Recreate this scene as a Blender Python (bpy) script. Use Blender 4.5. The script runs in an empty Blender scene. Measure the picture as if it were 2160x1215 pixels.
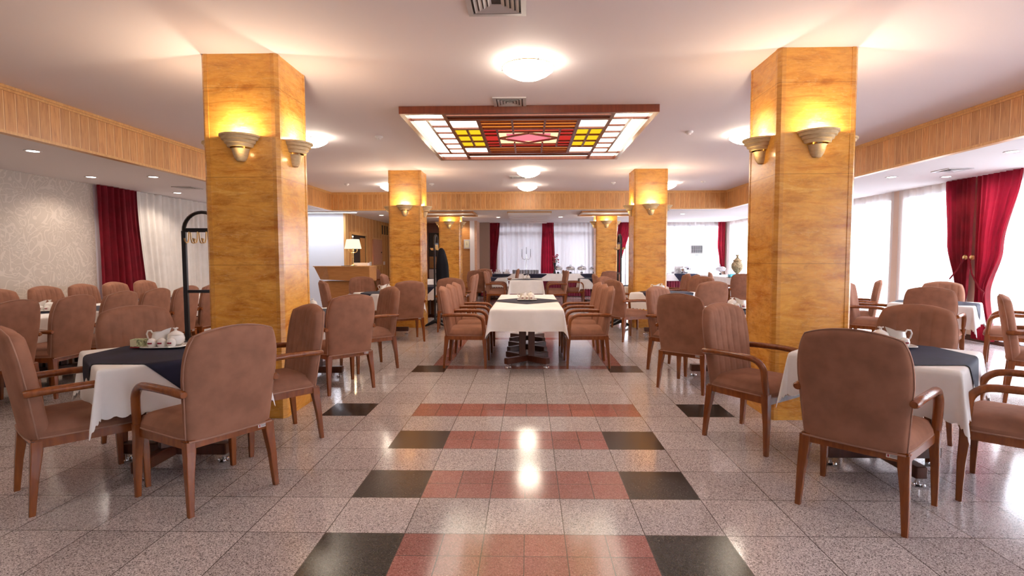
import bpy, bmesh, math, random
from mathutils import Vector, Matrix
random.seed(7)
PI = math.pi
sc = bpy.context.scene
col = sc.collection

# ---------------------------------------------------------------- camera
F_PX, YAW, PITCH, ROLL = 1137.3, -0.0220, -0.0565, -0.0028
CX, CY, CZ, SX = 0.0233, -2.6175, 1.3797, 10.05
cy_, sy_ = math.cos(YAW), math.sin(YAW); cp_, sp_ = math.cos(PITCH), math.sin(PITCH)
fw = Vector((sy_ * cp_, cy_ * cp_, sp_)); rt = Vector((cy_, -sy_, 0)); up = rt.cross(fw)
cr_, sr_ = math.cos(ROLL), math.sin(ROLL)
r2 = rt * cr_ + up * sr_; u2 = up * cr_ - rt * sr_
cam = bpy.data.cameras.new('camera'); cam.sensor_width = 36; cam.lens = F_PX / 2160 * 36
cam.shift_x = -SX / 2160; cam.clip_end = 200; cam.clip_start = 0.05
co = bpy.data.objects.new('camera', cam); col.objects.link(co)
m = Matrix.Identity(4)
for i in range(3):
    m[i][0] = r2[i]; m[i][1] = u2[i]; m[i][2] = -fw[i]; m[i][3] = (CX, CY, CZ)[i]
co.matrix_world = m
sc.camera = co

# ---------------------------------------------------------------- world, exposure
w = bpy.data.worlds.new('daylight'); sc.world = w; w.use_nodes = True
bg = w.node_tree.nodes['Background']; bg.inputs[0].default_value = (0.86, 0.90, 1.0, 1); bg.inputs[1].default_value = 13.0
sc.view_settings.view_transform = 'Standard'; sc.view_settings.look = 'None'
sc.view_settings.exposure = 0.42; sc.view_settings.gamma = 1.0; sc.view_settings.use_curve_mapping = False
cyc = sc.cycles
cyc.use_denoising = True
cyc.max_bounces = 7; cyc.diffuse_bounces = 4; cyc.glossy_bounces = 3; cyc.transmission_bounces = 4; cyc.transparent_max_bounces = 8
cyc.caustics_reflective = False; cyc.caustics_refractive = False; cyc.sample_clamp_indirect = 4.0

# room numbers
HC = 3.08      # raised ceiling
HS = 2.66      # lower ceiling of the side aisles
XL, XR = -7.5, 7.3
YB, YF = 17.45, -7.0
BX, BY = 5.1, 11.42
T = 0.4

# ---------------------------------------------------------------- materials
def mat(name, c, rough=0.6, metal=0.0, spec=0.5, **kw):
    mt = bpy.data.materials.new(name); mt.use_nodes = True
    b = mt.node_tree.nodes['Principled BSDF']
    b.inputs['Base Color'].default_value = (*c, 1); b.inputs['Roughness'].default_value = rough
    b.inputs['Metallic'].default_value = metal; b.inputs['Specular IOR Level'].default_value = spec
    for k, v in kw.items(): b.inputs[k.replace('_', ' ')].default_value = v
    return mt
class N:
    def __init__(s, mt): s.t = mt.node_tree; s.b = s.t.nodes['Principled BSDF']
    def n(s, typ, **kw):
        nd = s.t.nodes.new(typ)
        for k, v in kw.items():
            if k.startswith('i_'): nd.inputs[k[2:].replace('_', ' ')].default_value = v
            else: setattr(nd, k, v)
        return nd
    def l(s, a, b): s.t.links.new(a, b)
    def coord(s, scale=(1, 1, 1), kind='Object', rot=(0, 0, 0)):
        tc = s.n('ShaderNodeTexCoord'); mp = s.n('ShaderNodeMapping'); mp.inputs['Scale'].default_value = scale
        mp.inputs['Rotation'].default_value = rot
        s.l(tc.outputs[kind], mp.inputs[0]); return mp.outputs[0]
    def ramp(s, fac, stops):
        r = s.n('ShaderNodeValToRGB'); e = r.color_ramp.elements
        while len(e) < len(stops): e.new(0.5)
        for el, (p, c) in zip(e, stops): el.position = p; el.color = (*c, 1)
        s.l(fac, r.inputs[0]); return r.outputs[0]
    def math(s, op, a, b=None):
        nd = s.n('ShaderNodeMath', operation=op)
        for i, v in enumerate((a, b)):
            if v is None: continue
            if isinstance(v, (int, float)): nd.inputs[i].default_value = v
            else: s.l(v, nd.inputs[i])
        return nd.outputs[0]
    def mix(s, f, a, b, typ='MIX'):
        nd = s.n('ShaderNodeMix', data_type='RGBA', blend_type=typ)
        for i, v in ((0, f), (6, a), (7, b)):
            if isinstance(v, (int, float)): nd.inputs[i].default_value = v
            elif isinstance(v, tuple): nd.inputs[i].default_value = (*v, 1)
            else: s.l(v, nd.inputs[i])
        return nd.outputs[2]
    def bump(s, h, strength=0.3, dist=0.002):
        nd = s.n('ShaderNodeBump'); nd.inputs['Strength'].default_value = strength; nd.inputs['Distance'].default_value = dist
        s.l(h, nd.inputs['Height']); s.l(nd.outputs[0], s.b.inputs['Normal'])

def granite(name, stops, scale=250, rough=0.13):
    mt = mat(name, (.5, .5, .5), rough, spec=0.5 if 'black' not in name else .3); q = N(mt); c = q.coord()
    v = q.n('ShaderNodeTexVoronoi'); v.inputs['Scale'].default_value = scale; q.l(c, v.inputs['Vector'])
    sp = q.n('ShaderNodeSeparateColor'); q.l(v.outputs['Color'], sp.inputs[0])
    base = q.ramp(sp.outputs[0], stops)
    # one quiet tone per tile, and thin joints between tiles
    xyz = q.n('ShaderNodeSeparateXYZ'); q.l(c, xyz.inputs[0])
    cell = T if 'red' not in name else T / 2
    lines = []
    ids = []
    for ax, off in ((0, T / 2), (1, 0.0)):
        s_ = q.math('DIVIDE', q.math('ADD', xyz.outputs[ax], off + 40 * T), cell)
        fr = q.math('FRACT', s_); ids.append(q.math('FLOOR', s_))
        d = q.math('MINIMUM', fr, q.math('SUBTRACT', 1.0, fr))
        lines.append(q.math('LESS_THAN', d, 0.0022 / cell))
    ln = q.math('MAXIMUM', lines[0], lines[1])
    cx = q.n('ShaderNodeCombineXYZ'); q.l(ids[0], cx.inputs[0]); q.l(ids[1], cx.inputs[1])
    wn = q.n('ShaderNodeTexWhiteNoise', noise_dimensions='3D'); q.l(cx.outputs[0], wn.inputs['Vector'])
    tone = q.math('ADD', q.math('MULTIPLY', wn.outputs['Value'], 0.22), 0.89)
    tint = q.mix(1.0, base, (1, 1, 1), 'MULTIPLY')
    hs = q.n('ShaderNodeHueSaturation'); q.l(tone, hs.inputs['Value']); q.l(tint, hs.inputs['Color'])
    fin = q.mix(ln, hs.outputs[0], (0.07, 0.05, 0.045))
    q.l(fin, q.b.inputs['Base Color'])
    return mt

M = {}
M['granite'] = granite('grey_granite', [(0.0, (.09, .075, .075)), (.18, (.24, .20, .20)), (.32, (.42, .36, .36)), (.7, (.55, .48, .485)), (1.0, (.76, .70, .71))])
M['red_granite'] = granite('red_granite', [(0.0, (.16, .055, .045)), (.3, (.30, .11, .09)), (.8, (.37, .145, .12)), (1.0, (.50, .26, .22))])
M['black_granite'] = granite('black_granite', [(0.0, (.02, .016, .014)), (.6, (.03, .024, .02)), (1.0, (.06, .05, .042))], rough=0.22)

def wood(name, c1, c2, scale=(14, 14, 1.4), rough=0.35, spec=0.5):
    mt = mat(name, c1, rough, spec=spec); q = N(mt); c = q.coord(scale)
    n = q.n('ShaderNodeTexNoise'); n.inputs['Scale'].default_value = 3.0; n.inputs['Detail'].default_value = 6; n.inputs['Roughness'].default_value = .6
    q.l(c, n.inputs['Vector'])
    q.l(q.ramp(n.outputs['Fac'], [(.3, c1), (.7, c2)]), q.b.inputs['Base Color']); q.bump(n.outputs['Fac'], .08)
    return mt
M['chairwood'] = wood('walnut_stained_beech', (.150, .036, .007), (.240, .066, .014), rough=0.25)
M['darkwood'] = wood('dark_table_wood', (.055, .016, .008), (.10, .03, .014), rough=0.3)
M['trimwood'] = wood('honey_wood_trim', (.50, .25, .08), (.66, .36, .13), rough=0.35)
M['counterwood'] = wood('counter_veneer', (.38, .155, .04), (.50, .225, .065), scale=(1.5, 6, 14), rough=0.4)
M['redwood'] = wood('mahogany_lattice', (.13, .025, .010), (.20, .045, .016), rough=0.3)

def planks(name, axis, pitch=0.128, lw=0.055):
    mt = mat(name, (.5, .25, .1), .4); q = N(mt); c = q.coord()
    xyz = q.n('ShaderNodeSeparateXYZ'); q.l(c, xyz.inputs[0])
    s_ = q.math('DIVIDE', q.math('ADD', xyz.outputs[axis], 40.0), pitch)
    fr = q.math('FRACT', s_); pid = q.math('FLOOR', s_)
    wn = q.n('ShaderNodeTexWhiteNoise', noise_dimensions='1D'); q.l(pid, wn.inputs['W'])
    line = q.math('LESS_THAN', fr, lw); dark = q.math('LESS_THAN', q.math('ABSOLUTE', q.math('SUBTRACT', fr, lw + 0.03)), 0.03)
    mp = q.coord((9, 9, 1.1)); n = q.n('ShaderNodeTexNoise'); n.inputs['Scale'].default_value = 5; n.inputs['Detail'].default_value = 8
    n.inputs['Distortion'].default_value = 0.6; q.l(mp, n.inputs['Vector'])
    g = q.ramp(n.outputs['Fac'], [(.28, (.38, .155, .045)), (.5, (.52, .24, .075)), (.75, (.60, .30, .105))])
    hs = q.n('ShaderNodeHueSaturation'); q.l(g, hs.inputs['Color']); q.l(q.math('ADD', q.math('MULTIPLY', wn.outputs['Value'], .3), .85), hs.inputs['Value'])
    a = q.mix(dark, hs.outputs[0], (.30, .12, .035)); b = q.mix(line, a, (.80, .52, .24))
    q.l(b, q.b.inputs['Base Color'])
    return mt
M['plank_x'] = planks('wood_planking_x', 0); M['plank_y'] = planks('wood_planking_y', 1); M['panel_y'] = planks('wood_panelling_with_battens', 1, .36, .12)

def marble(name, k=1.0):
    mt = mat(name, (.7, .4, .1), .22, spec=.55); q = N(mt)
    c = q.coord((.8, .8, 3.8))
    n1 = q.n('ShaderNodeTexNoise'); n1.inputs['Scale'].default_value = 2.1; n1.inputs['Detail'].default_value = 10; n1.inputs['Roughness'].default_value = .66
    n1.inputs['Distortion'].default_value = .9; q.l(c, n1.inputs['Vector'])
    g = q.ramp(n1.outputs['Fac'], [(.30, (.50 * k, .165 * k, .018)), (.42, (.66 * k, .28 * k, .038)), (.52, (.76 * k, .37 * k, .062)), (.60, (.68 * k, .30 * k, .045)), (.70, (.82 * k, .45 * k, .10))])
    n4 = q.n('ShaderNodeTexNoise'); n4.inputs['Scale'].default_value = 5.5; n4.inputs['Detail'].default_value = 12; n4.inputs['Roughness'].default_value = .7; n4.inputs['Distortion'].default_value = .3
    q.l(q.coord((1, 1, 1.9)), n4.inputs['Vector'])
    mo = q.ramp(n4.outputs['Fac'], [(.30, (.62, .52, .45)), (.50, (.92, .90, .87)), (.62, (1, 1, 1))])
    g = q.mix(1.0, g, mo, 'MULTIPLY')
    c2 = q.coord((1.2, 1.2, 9)); n2 = q.n('ShaderNodeTexNoise'); n2.inputs['Scale'].default_value = 2.6; n2.inputs['Detail'].default_value = 8
    n2.inputs['Distortion'].default_value = 1.2; q.l(c2, n2.inputs['Vector'])
    vein = q.ramp(n2.outputs['Fac'], [(.485, (0, 0, 0)), (.50, (1, 1, 1)), (.515, (0, 0, 0))])
    sp = q.n('ShaderNodeSeparateColor'); q.l(vein, sp.inputs[0])
    f = q.math('MULTIPLY', sp.outputs[0], .22)
    v2 = q.mix(f, g, (.88 * k, .62 * k, .28))
    dk = q.ramp(n2.outputs['Fac'], [(.60, (0, 0, 0)), (.68, (1, 1, 1))]); sp3 = q.n('ShaderNodeSeparateColor'); q.l(dk, sp3.inputs[0])
    v2 = q.mix(q.math('MULTIPLY', sp3.outputs[0], .4), v2, (.38, .12, .015))
    # two slabs per face
    xyz = q.n('ShaderNodeSeparateXYZ'); q.l(q.coord(), xyz.inputs[0])
    fr = q.math('FRACT', q.math('DIVIDE', q.math('ADD', xyz.outputs[2], .16), .74))
    jl = q.math('MULTIPLY', q.math('LESS_THAN', fr, .006), .7)
    q.l(q.mix(jl, v2, (.25, .10, .02)), q.b.inputs['Base Color'])
    return mt
M['marble'] = marble('honey_onyx_marble'); M['marble_trim'] = marble('onyx_corner_strip', .88)
M['sconce'] = wood('carved_stone', (.52, .38, .21), (.66, .51, .31), scale=(8, 8, 30), rough=.85, spec=.1)

def fabric(name, c, var=.12, rough=.9, sheen=.4, scale=6):
    mt = mat(name, c, rough, spec=.25); q = N(mt)
    q.b.inputs['Sheen Weight'].default_value = sheen; q.b.inputs['Sheen Roughness'].default_value = .4; q.b.inputs['Sheen Tint'].default_value = tuple(min(1, v_ * 2.2) for v_ in c) + (1,)
    n = q.n('ShaderNodeTexNoise'); n.inputs['Scale'].default_value = scale; n.inputs['Detail'].default_value = 5; q.l(q.coord(), n.inputs['Vector'])
    a = tuple(x * (1 - var) for x in c); b = tuple(min(1, x * (1 + var)) for x in c)
    q.l(q.ramp(n.outputs['Fac'], [(.35, a), (.65, b)]), q.b.inputs['Base Color'])
    n2 = q.n('ShaderNodeTexNoise'); n2.inputs['Scale'].default_value = 260; q.l(q.coord(), n2.inputs['Vector']); q.bump(n2.outputs['Fac'], .15, .001)
    return mt
M['suede'] = fabric('brown_suede', (.250, .114, .071), .13, sheen=.22, scale=9)
M['piping'] = fabric('suede_piping', (.33, .18, .13), sheen=.2)
M['white_cloth'] = fabric('white_linen', (.86, .845, .85), .03, .8, .1)
M['navy'] = fabric('navy_satin', (.013, .014, .034), .25, .7, .04)
M['red_velvet'] = fabric('red_velvet', (.14, .003, .010), .25, .8, .15)
def translucent(mt, c, f):
    q = N(mt); tl = q.n('ShaderNodeBsdfTranslucent'); tl.inputs[0].default_value = (*c, 1); mx = q.n('ShaderNodeMixShader'); mx.inputs[0].default_value = f
    q.l(q.b.outputs[0], mx.inputs[1]); q.l(tl.outputs[0], mx.inputs[2]); q.l(mx.outputs[0], q.t.nodes['Material Output'].inputs[0])
translucent(M['red_velvet'], (.55, .02, .05), .22)
M['burgundy'] = fabric('burgundy_skirt', (.14, .008, .025), .2, .7, .3)
M['black_cloth'] = fabric('black_wool', (.006, .006, .010), .1, .9, .1)
M['white_paint'] = mat('white_paint', (.80, .76, .76), .6)
M['ceiling'] = mat('ceiling_paint', (.80, .72, .735), .75)
M['soffit'] = mat('soffit_paint', (.82, .78, .78), .75)
M['plaster'] = mat('pale_plaster', (.74, .76, .82), .7)
M['beige'] = mat('beige_plaster', (.62, .46, .36), .7)
M['taupe'] = mat('taupe_plaster', (.30, .20, .15), .7)
M['porcelain'] = mat('white_porcelain', (.82, .79, .76), .15, Coat_Weight=.5)
M['chrome'] = mat('polished_steel', (.75, .75, .78), .12, 1.0)
M['brass'] = mat('aged_brass', (.62, .42, .18), .3, 1.0)
M['samovar'] = fabric('engraved_brass', (.30, .22, .12), .5, .5, 0, scale=30)
M['black_metal'] = mat('black_metal', (.008, .008, .012), .35)
M['black_plastic'] = mat('black_plastic', (.01, .01, .012), .4)
M['grey_metal'] = mat('grey_aluminium', (.55, .52, .52), .4, .3)
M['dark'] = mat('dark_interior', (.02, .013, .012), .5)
M['darkred'] = mat('dark_red_enamel', (.28, .015, .03), .4)
M['cardgreen'] = fabric('green_leaf_print_card', (.42, .45, .26), .6, .5, 0, scale=60)
M['cardcream'] = mat('cream_card', (.72, .66, .46), .5)
M['blue'] = mat('turquoise_icing', (.06, .45, .62), .4)
M['pinkpanel'] = wood('pinkish_door_panel', (.46, .20, .12), (.52, .25, .16), scale=(3, 3, 3))
M['stone_edge'] = wood('pink_stone_edge', (.55, .30, .20), (.66, .40, .28), scale=(6, 6, 6))
M['flower'] = fabric('dried_red_flower', (.30, .02, .05), .3)
M['leaf'] = mat('dark_green_leaf', (.05, .10, .03), .6)
M['candle'] = mat('dark_candle', (.05, .05, .05), .5)
M['glass'] = mat('clear_glass', (.95, .97, 1), .04, Transmission_Weight=1.0, IOR=1.45)
M['tintglass'] = mat('thin_drinking_glass', (.60, .62, .66), .05, spec=.9, Transmission_Weight=.6)
M['window_glass'] = mat('window_pane', (1, 1, 1), .0)
def glassmix(mt):
    q = N(mt); tr = q.n('ShaderNodeBsdfTransparent'); gl = q.n('ShaderNodeBsdfGlossy'); gl.inputs['Roughness'].default_value = 0
    mx = q.n('ShaderNodeMixShader'); mx.inputs[0].default_value = .06
    q.l(tr.outputs[0], mx.inputs[1]); q.l(gl.outputs[0], mx.inputs[2])
    q.l(mx.outputs[0], q.t.nodes['Material Output'].inputs[0])
glassmix(M['window_glass'])
def sheer(name, c, tra, trl):
    mt = mat(name, c, .8); q = N(mt)
    tr = q.n('ShaderNodeBsdfTransparent'); tl = q.n('ShaderNodeBsdfTranslucent'); tl.inputs[0].default_value = (*c, 1)
    df = q.n('ShaderNodeBsdfDiffuse'); df.inputs[0].default_value = (*c, 1)
    m1 = q.n('ShaderNodeMixShader'); m1.inputs[0].default_value = trl; q.l(df.outputs[0], m1.inputs[1]); q.l(tl.outputs[0], m1.inputs[2])
    m2 = q.n('ShaderNodeMixShader'); m2.inputs[0].default_value = tra; q.l(m1.outputs[0], m2.inputs[1]); q.l(tr.outputs[0], m2.inputs[2])
    q.l(m2.outputs[0], q.t.nodes['Material Output'].inputs[0])
    return mt
M['sheer'] = sheer('white_sheer_voile', (.93, .94, .98), .45, .6)
M['sheer_back'] = sheer('white_sheer_voile_dimmed', (.86, .84, .88), .03, .22)  # denser, greyer copy of the voile; dimmer back daylight put into the material
M['drape'] = fabric('white_drape', (.66, .62, .58), .04, .8, .1)
def emit(name, c, s):
    mt = bpy.data.materials.new(name); mt.use_nodes = True; nt = mt.node_tree; nt.nodes.clear()
    e = nt.nodes.new('ShaderNodeEmission'); e.inputs[0].default_value = (*c, 1); e.inputs[1].default_value = s
    o = nt.nodes.new('ShaderNodeOutputMaterial'); nt.links.new(e.outputs[0], o.inputs[0]); return mt
M['dome'] = emit('lit_opal_glass', (1, .86, .68), 27.0)
M['spot'] = emit('lit_downlight', (1, .93, .88), 14.0)
M['shade'] = emit('lit_lampshade', (1, .84, .60), 1.0)
M['lit_white'] = emit('lit_white_glass', (1, .90, .76), 3.4)
M['lit_yellow'] = emit('lit_yellow_glass', (1, .62, .02), .85)
M['lit_amber'] = emit('lit_amber_glass', (1, .30, .04), .75)
M['lit_red'] = emit('lit_red_glass', (.9, .05, .04), .55)
M['lit_pink'] = emit('lit_pink_glass', (1, .20, .25), .95)
def wallpaper():
    mt = mat('damask_wallpaper', (.5, .42, .36), .5, spec=.4); q = N(mt)
    def scroll(scale, dist, rep, wd):
        n = q.n('ShaderNodeTexNoise'); n.inputs['Scale'].default_value = scale; n.inputs['Detail'].default_value = 0.6; n.inputs['Distortion'].default_value = dist
        q.l(q.coord(), n.inputs['Vector'])
        w1 = q.math('FRACT', q.math('MULTIPLY', n.outputs['Fac'], rep)); return q.math('LESS_THAN', q.math('ABSOLUTE', q.math('SUBTRACT', w1, .5)), wd)
    a = scroll(2.3, 1.6, 8.0, .10); b = scroll(4.0, 1.2, 6.0, .08)
    f = q.math('MAXIMUM', a, b)
    q.l(q.mix(f, (.50, .435, .375), (.60, .53, .465)), q.b.inputs['Base Color']); return mt
M['wallpaper'] = wallpaper()

# ---------------------------------------------------------------- mesh helpers
class MB:
    def __init__(s): s.v = []; s.f = []; s.mi = []
    def add(s, vs, fs, mi=0, mx=None):
        o = len(s.v)
        s.v += [tuple(mx @ Vector(p)) if mx is not None else tuple(p) for p in vs]
        s.f += [tuple(i + o for i in f) for f in fs]; s.mi += [mi] * len(fs); return s
    def box(s, x0, x1, y0, y1, z0, z1, mi=0, mx=None):
        return s.add([(x0, y0, z0), (x1, y0, z0), (x1, y1, z0), (x0, y1, z0), (x0, y0, z1), (x1, y0, z1), (x1, y1, z1), (x0, y1, z1)],
                     [(0, 3, 2, 1), (4, 5, 6, 7), (0, 1, 5, 4), (1, 2, 6, 5), (2, 3, 7, 6), (3, 0, 4, 7)], mi, mx)
    def bbox(s, x0, x1, y0, y1, z0, z1, b=.006, mi=0, mx=None):   # box with chamfered edges (8-sided rings)
        def ring(z, k):
            a = k
            return [(x0 + a + b, y0 + a, z), (x1 - a - b, y0 + a, z), (x1 - a, y0 + a + b, z), (x1 - a, y1 - a - b, z), (x1 - a - b, y1 - a, z), (x0 + a + b, y1 - a, z), (x0 + a, y1 - a - b, z), (x0 + a, y0 + a + b, z)]
        vs = ring(z0, b) + ring(z0 + b, 0) + ring(z1 - b, 0) + ring(z1, b)
        fs = [(7, 6, 5, 4, 3, 2, 1, 0), tuple(range(24, 32))]
        for k in range(3):
            for i in range(8): fs.append((k * 8 + i, k * 8 + (i + 1) % 8, k * 8 + 8 + (i + 1) % 8, k * 8 + 8 + i))
        return s.add(vs, fs, mi, mx)
    def quad(s, a, b, c, d, mi=0): return s.add([a, b, c, d], [(0, 1, 2, 3)], mi)
    def prism(s, ring0, ring1, mi=0, mx=None):
        n = len(ring0); fs = [tuple(range(n))[::-1], tuple(range(n, 2 * n))] + [(i, (i + 1) % n, n + (i + 1) % n, n + i) for i in range(n)]
        return s.add(list(ring0) + list(ring1), fs, mi, mx)
    def lathe(s, prof, n=20, c=(0, 0, 0), mi=0, a0=0, a1=2 * PI, sx=1, sy=1, mx=None, cap=True):
        full = abs(a1 - a0 - 2 * PI) < 1e-6; k = n if full else n + 1; vs = []; fs = []
        for (r, z) in prof:
            for i in range(k):
                a = a0 + (a1 - a0) * i / n; vs.append((c[0] + r * sx * math.cos(a), c[1] + r * sy * math.sin(a), c[2] + z))
        for j in range(len(prof) - 1):
            for i in range(n):
                i2 = (i + 1) % k if full else i + 1
                fs.append((j * k + i, j * k + i2, (j + 1) * k + i2, (j + 1) * k + i))
        if cap and full:
            if prof[0][0] > 1e-4: fs.append(tuple(range(k))[::-1])
            if prof[-1][0] > 1e-4: fs.append(tuple((len(prof) - 1) * k + i for i in range(k)))
        return s.add(vs, fs, mi, mx)
    def tube(s, pts, rad, n=10, mi=0, sec=(1, 1), upv=(0, 0, 1), mx=None, caps=True):
        pts = [Vector(p) for p in pts]; rads = rad if isinstance(rad, (list, tuple)) else [rad] * len(pts); vs = []; fs = []
        for i, p in enumerate(pts):
            d = (pts[min(i + 1, len(pts) - 1)] - pts[max(i - 1, 0)]).normalized()
            a = d.cross(Vector(upv)); a = a.normalized() if a.length > 1e-4 else Vector((1, 0, 0)); b = a.cross(d).normalized()
            for k in range(n):
                t = 2 * PI * k / n; vs.append(p + a * (math.cos(t) * rads[i] * sec[0]) + b * (math.sin(t) * rads[i] * sec[1]))
        for i in range(len(pts) - 1):
            for k in range(n): fs.append((i * n + k, i * n + (k + 1) % n, (i + 1) * n + (k + 1) % n, (i + 1) * n + k))
        if caps: fs.append(tuple(range(n))[::-1]); fs.append(tuple((len(pts) - 1) * n + k for k in range(n)))
        return s.add(vs, fs, mi, mx)
    def grid(s, fn, nu, nv, mi=0, mx=None):
        vs = [fn(i / nu, j / nv) for j in range(nv + 1) for i in range(nu + 1)]
        fs = [(j * (nu + 1) + i, j * (nu + 1) + i + 1, (j + 1) * (nu + 1) + i + 1, (j + 1) * (nu + 1) + i) for j in range(nv) for i in range(nu)]
        return s.add(vs, fs, mi, mx)
    def mesh(s, name, mats, smooth=None):
        me = bpy.data.meshes.new(name); me.from_pydata(s.v, [], s.f)
        for m_ in (mats if isinstance(mats, (list, tuple)) else [mats]): me.materials.append(m_)
        me.polygons.foreach_set('material_index', s.mi)
        if smooth is not None:
            me.polygons.foreach_set('use_smooth', [True] * len(s.f)); me.update()
            try: me.set_sharp_from_angle(angle=math.radians(smooth))
            except Exception: pass
        me.update(); return me
    def build(s, name, mats, parent=None, smooth=None, loc=None, rz=0):
        o = bpy.data.objects.new(name, s.mesh(name, mats, smooth)); col.objects.link(o)
        if parent: o.parent = parent
        if loc: o.location = loc; o.rotation_euler.z = rz
        return o
def tag(o, label=None, cat=None, group=None, kind=None):
    if label: o['label'] = label
    if cat: o['category'] = cat
    if group: o['group'] = group
    if kind: o['kind'] = kind
    return o
def empty(name, loc=(0, 0, 0), rz=0):
    o = bpy.data.objects.new(name, None); o.empty_display_size = .1; col.objects.link(o); o.location = loc; o.rotation_euler.z = rz; return o
def copy_tree(o, parent=None):
    c = o.copy(); col.objects.link(c); c.parent = parent
    for ch in list(o.children): copy_tree(ch, c)
    return c
used_proto = {}
def place(proto, loc, rz, label, cat, group=None, scale=None):
    o = copy_tree(proto) if proto.name in used_proto else proto
    used_proto[proto.name] = 1
    o.location = loc; o.rotation_euler.z = rz
    if scale: o.scale = scale
    tag(o, label, cat, group); return o
def point(name, loc, power, c=(1, .72, .42), r=.03):
    l = bpy.data.lights.new(name, 'POINT'); l.energy = power; l.color = c; l.shadow_soft_size = r
    o = bpy.data.objects.new(name, l); col.objects.link(o); o.location = loc; return o
def struct(o, label=None, cat=None): return tag(o, label, cat, kind='structure')

# ================================================================ ROOM SHELL
# floor: one surface, tile colours by cell (half-tile cells)
fb = MB(); H = T / 2
def tilemat(cx, cyy):
    x = abs(cx / T); n = cyy / T
    for r0 in (-1, 1, 3):
        if r0 < n < r0 + 1:
            if x < 1.5: return 1
            if x < 2.5: return 2
    if 5 < n < 6:
        if x < 2.5: return 1
        if 3.5 < x < 4.5: return 2
    for r0 in (9.5, 16.0):
        if r0 < n < r0 + 1 and 2.5 < x < 3.5: return 2
    if 10 < n < 10.5 and x < 2.5: return 1
    if 16 < n < 16.5 and x < 2.5: return 1
    if 10.5 < n < 16 and 2.5 < x < 3.0: return 1
    return 0
gx = [XL - .02] + [-4.5 * T + i * H for i in range(0, 19)] + [XR + .02]
gy = [YF] + [-1 * T + i * H for i in range(0, 38)] + [YB]
pv = [(x, y, 0) for y in gy for x in gx]; k = len(gx)
for j in range(len(gy) - 1):
    for i in range(k - 1):
        fb.f.append((j * k + i, j * k + i + 1, (j + 1) * k + i + 1, (j + 1) * k + i)); fb.mi.append(tilemat((gx[i] + gx[i + 1]) / 2, (gy[j] + gy[j + 1]) / 2))
fb.v = pv
struct(fb.build('floor', [M['granite'], M['red_granite'], M['black_granite']]), 'polished grey granite tiled floor with red and black bands down the aisle', 'floor')

struct(MB().box(-BX, BX, YF, BY, HC, HC + .1).build('ceiling', M['ceiling']), 'raised pale ceiling over the middle of the hall', 'ceiling')
cl = MB(); cl.box(XL, -BX - .06, YF, YB, HS, HS + .1); struct(cl.build('ceiling_left', M['soffit']), 'lower ceiling above the wallpaper side aisle', 'ceiling')
cl = MB(); cl.box(BX + .06, XR, YF, YB, HS, HS + .1); struct(cl.build('ceiling_right', M['soffit']), 'lower ceiling along the windows', 'ceiling')
cl = MB(); cl.box(-BX - .06, BX + .06, BY + .06, YB, HS, HS + .1); struct(cl.build('ceiling_back', M['soffit']), 'lower ceiling above the buffet end of the hall', 'ceiling')
# bulkheads
def bulkhead(name, x0, x1, y0, y1, mt, label):
    root = MB().box(x0, x1, y0, y1, 2.63, HC).build(name, mt); struct(root, label, 'trim')
    e = .012
    t = MB(); t.box(x0 - e, x1 + e, y0 - e, y1 + e, HC - .055, HC - .03); t.box(x0 - 2 * e, x1 + 2 * e, y0 - 2 * e, y1 + 2 * e, HC - .03, HC - .001); t.build('top_moulding', M['trimwood'], root)
    t = MB(); t.box(x0 - e, x1 + e, y0 - e, y1 + e, 2.61, 2.64); t.build('bottom_moulding', M['trimwood'], root)
bulkhead('trim_1', -BX - .06, -BX, YF, BY + .06, M['plank_y'], 'honey wood plank fascia between raised ceiling and wallpaper side aisle')
bulkhead('trim_2', BX, BX + .06, YF, BY + .06, M['plank_y'], 'honey wood plank fascia between raised ceiling and window aisle')
bulkhead('trim_3', -BX, BX, BY, BY + .06, M['plank_x'], 'honey wood plank fascia across the hall before the buffet')
# walls
struct(MB().box(XL - .2, XL, YF, 6.62, 0, HC).build('wall_left', M['wallpaper']), 'beige damask wallpaper wall', 'wall')
struct(MB().box(XL - .2, XL, 6.62, 12.9, 0, HC).build('wall_left_rear', M['plaster']), 'plain wall behind the white drapes', 'wall')
struct(MB().box(XL, -5.24, 12.7, 12.85, 0, HS).build('wall_reception', M['plaster']), 'pale plaster wall behind the reception counter', 'wall')
struct(MB().box(-5.24, -5.18, 12.68, 12.86, 0, HS).build('trim_4', M['trimwood']), 'wooden edge post at the reception wall corner', 'trim')
struct(MB().box(-5.36, -5.2, 12.86, YB, 0, HS).build('wall_panelled', M['panel_y']), 'honey wood panelled wall behind reception', 'wall')
struct(MB().box(XL - .2, XR + .2, YF - .2, YF, 0, HC).build('wall_front', M['plaster']))
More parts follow.
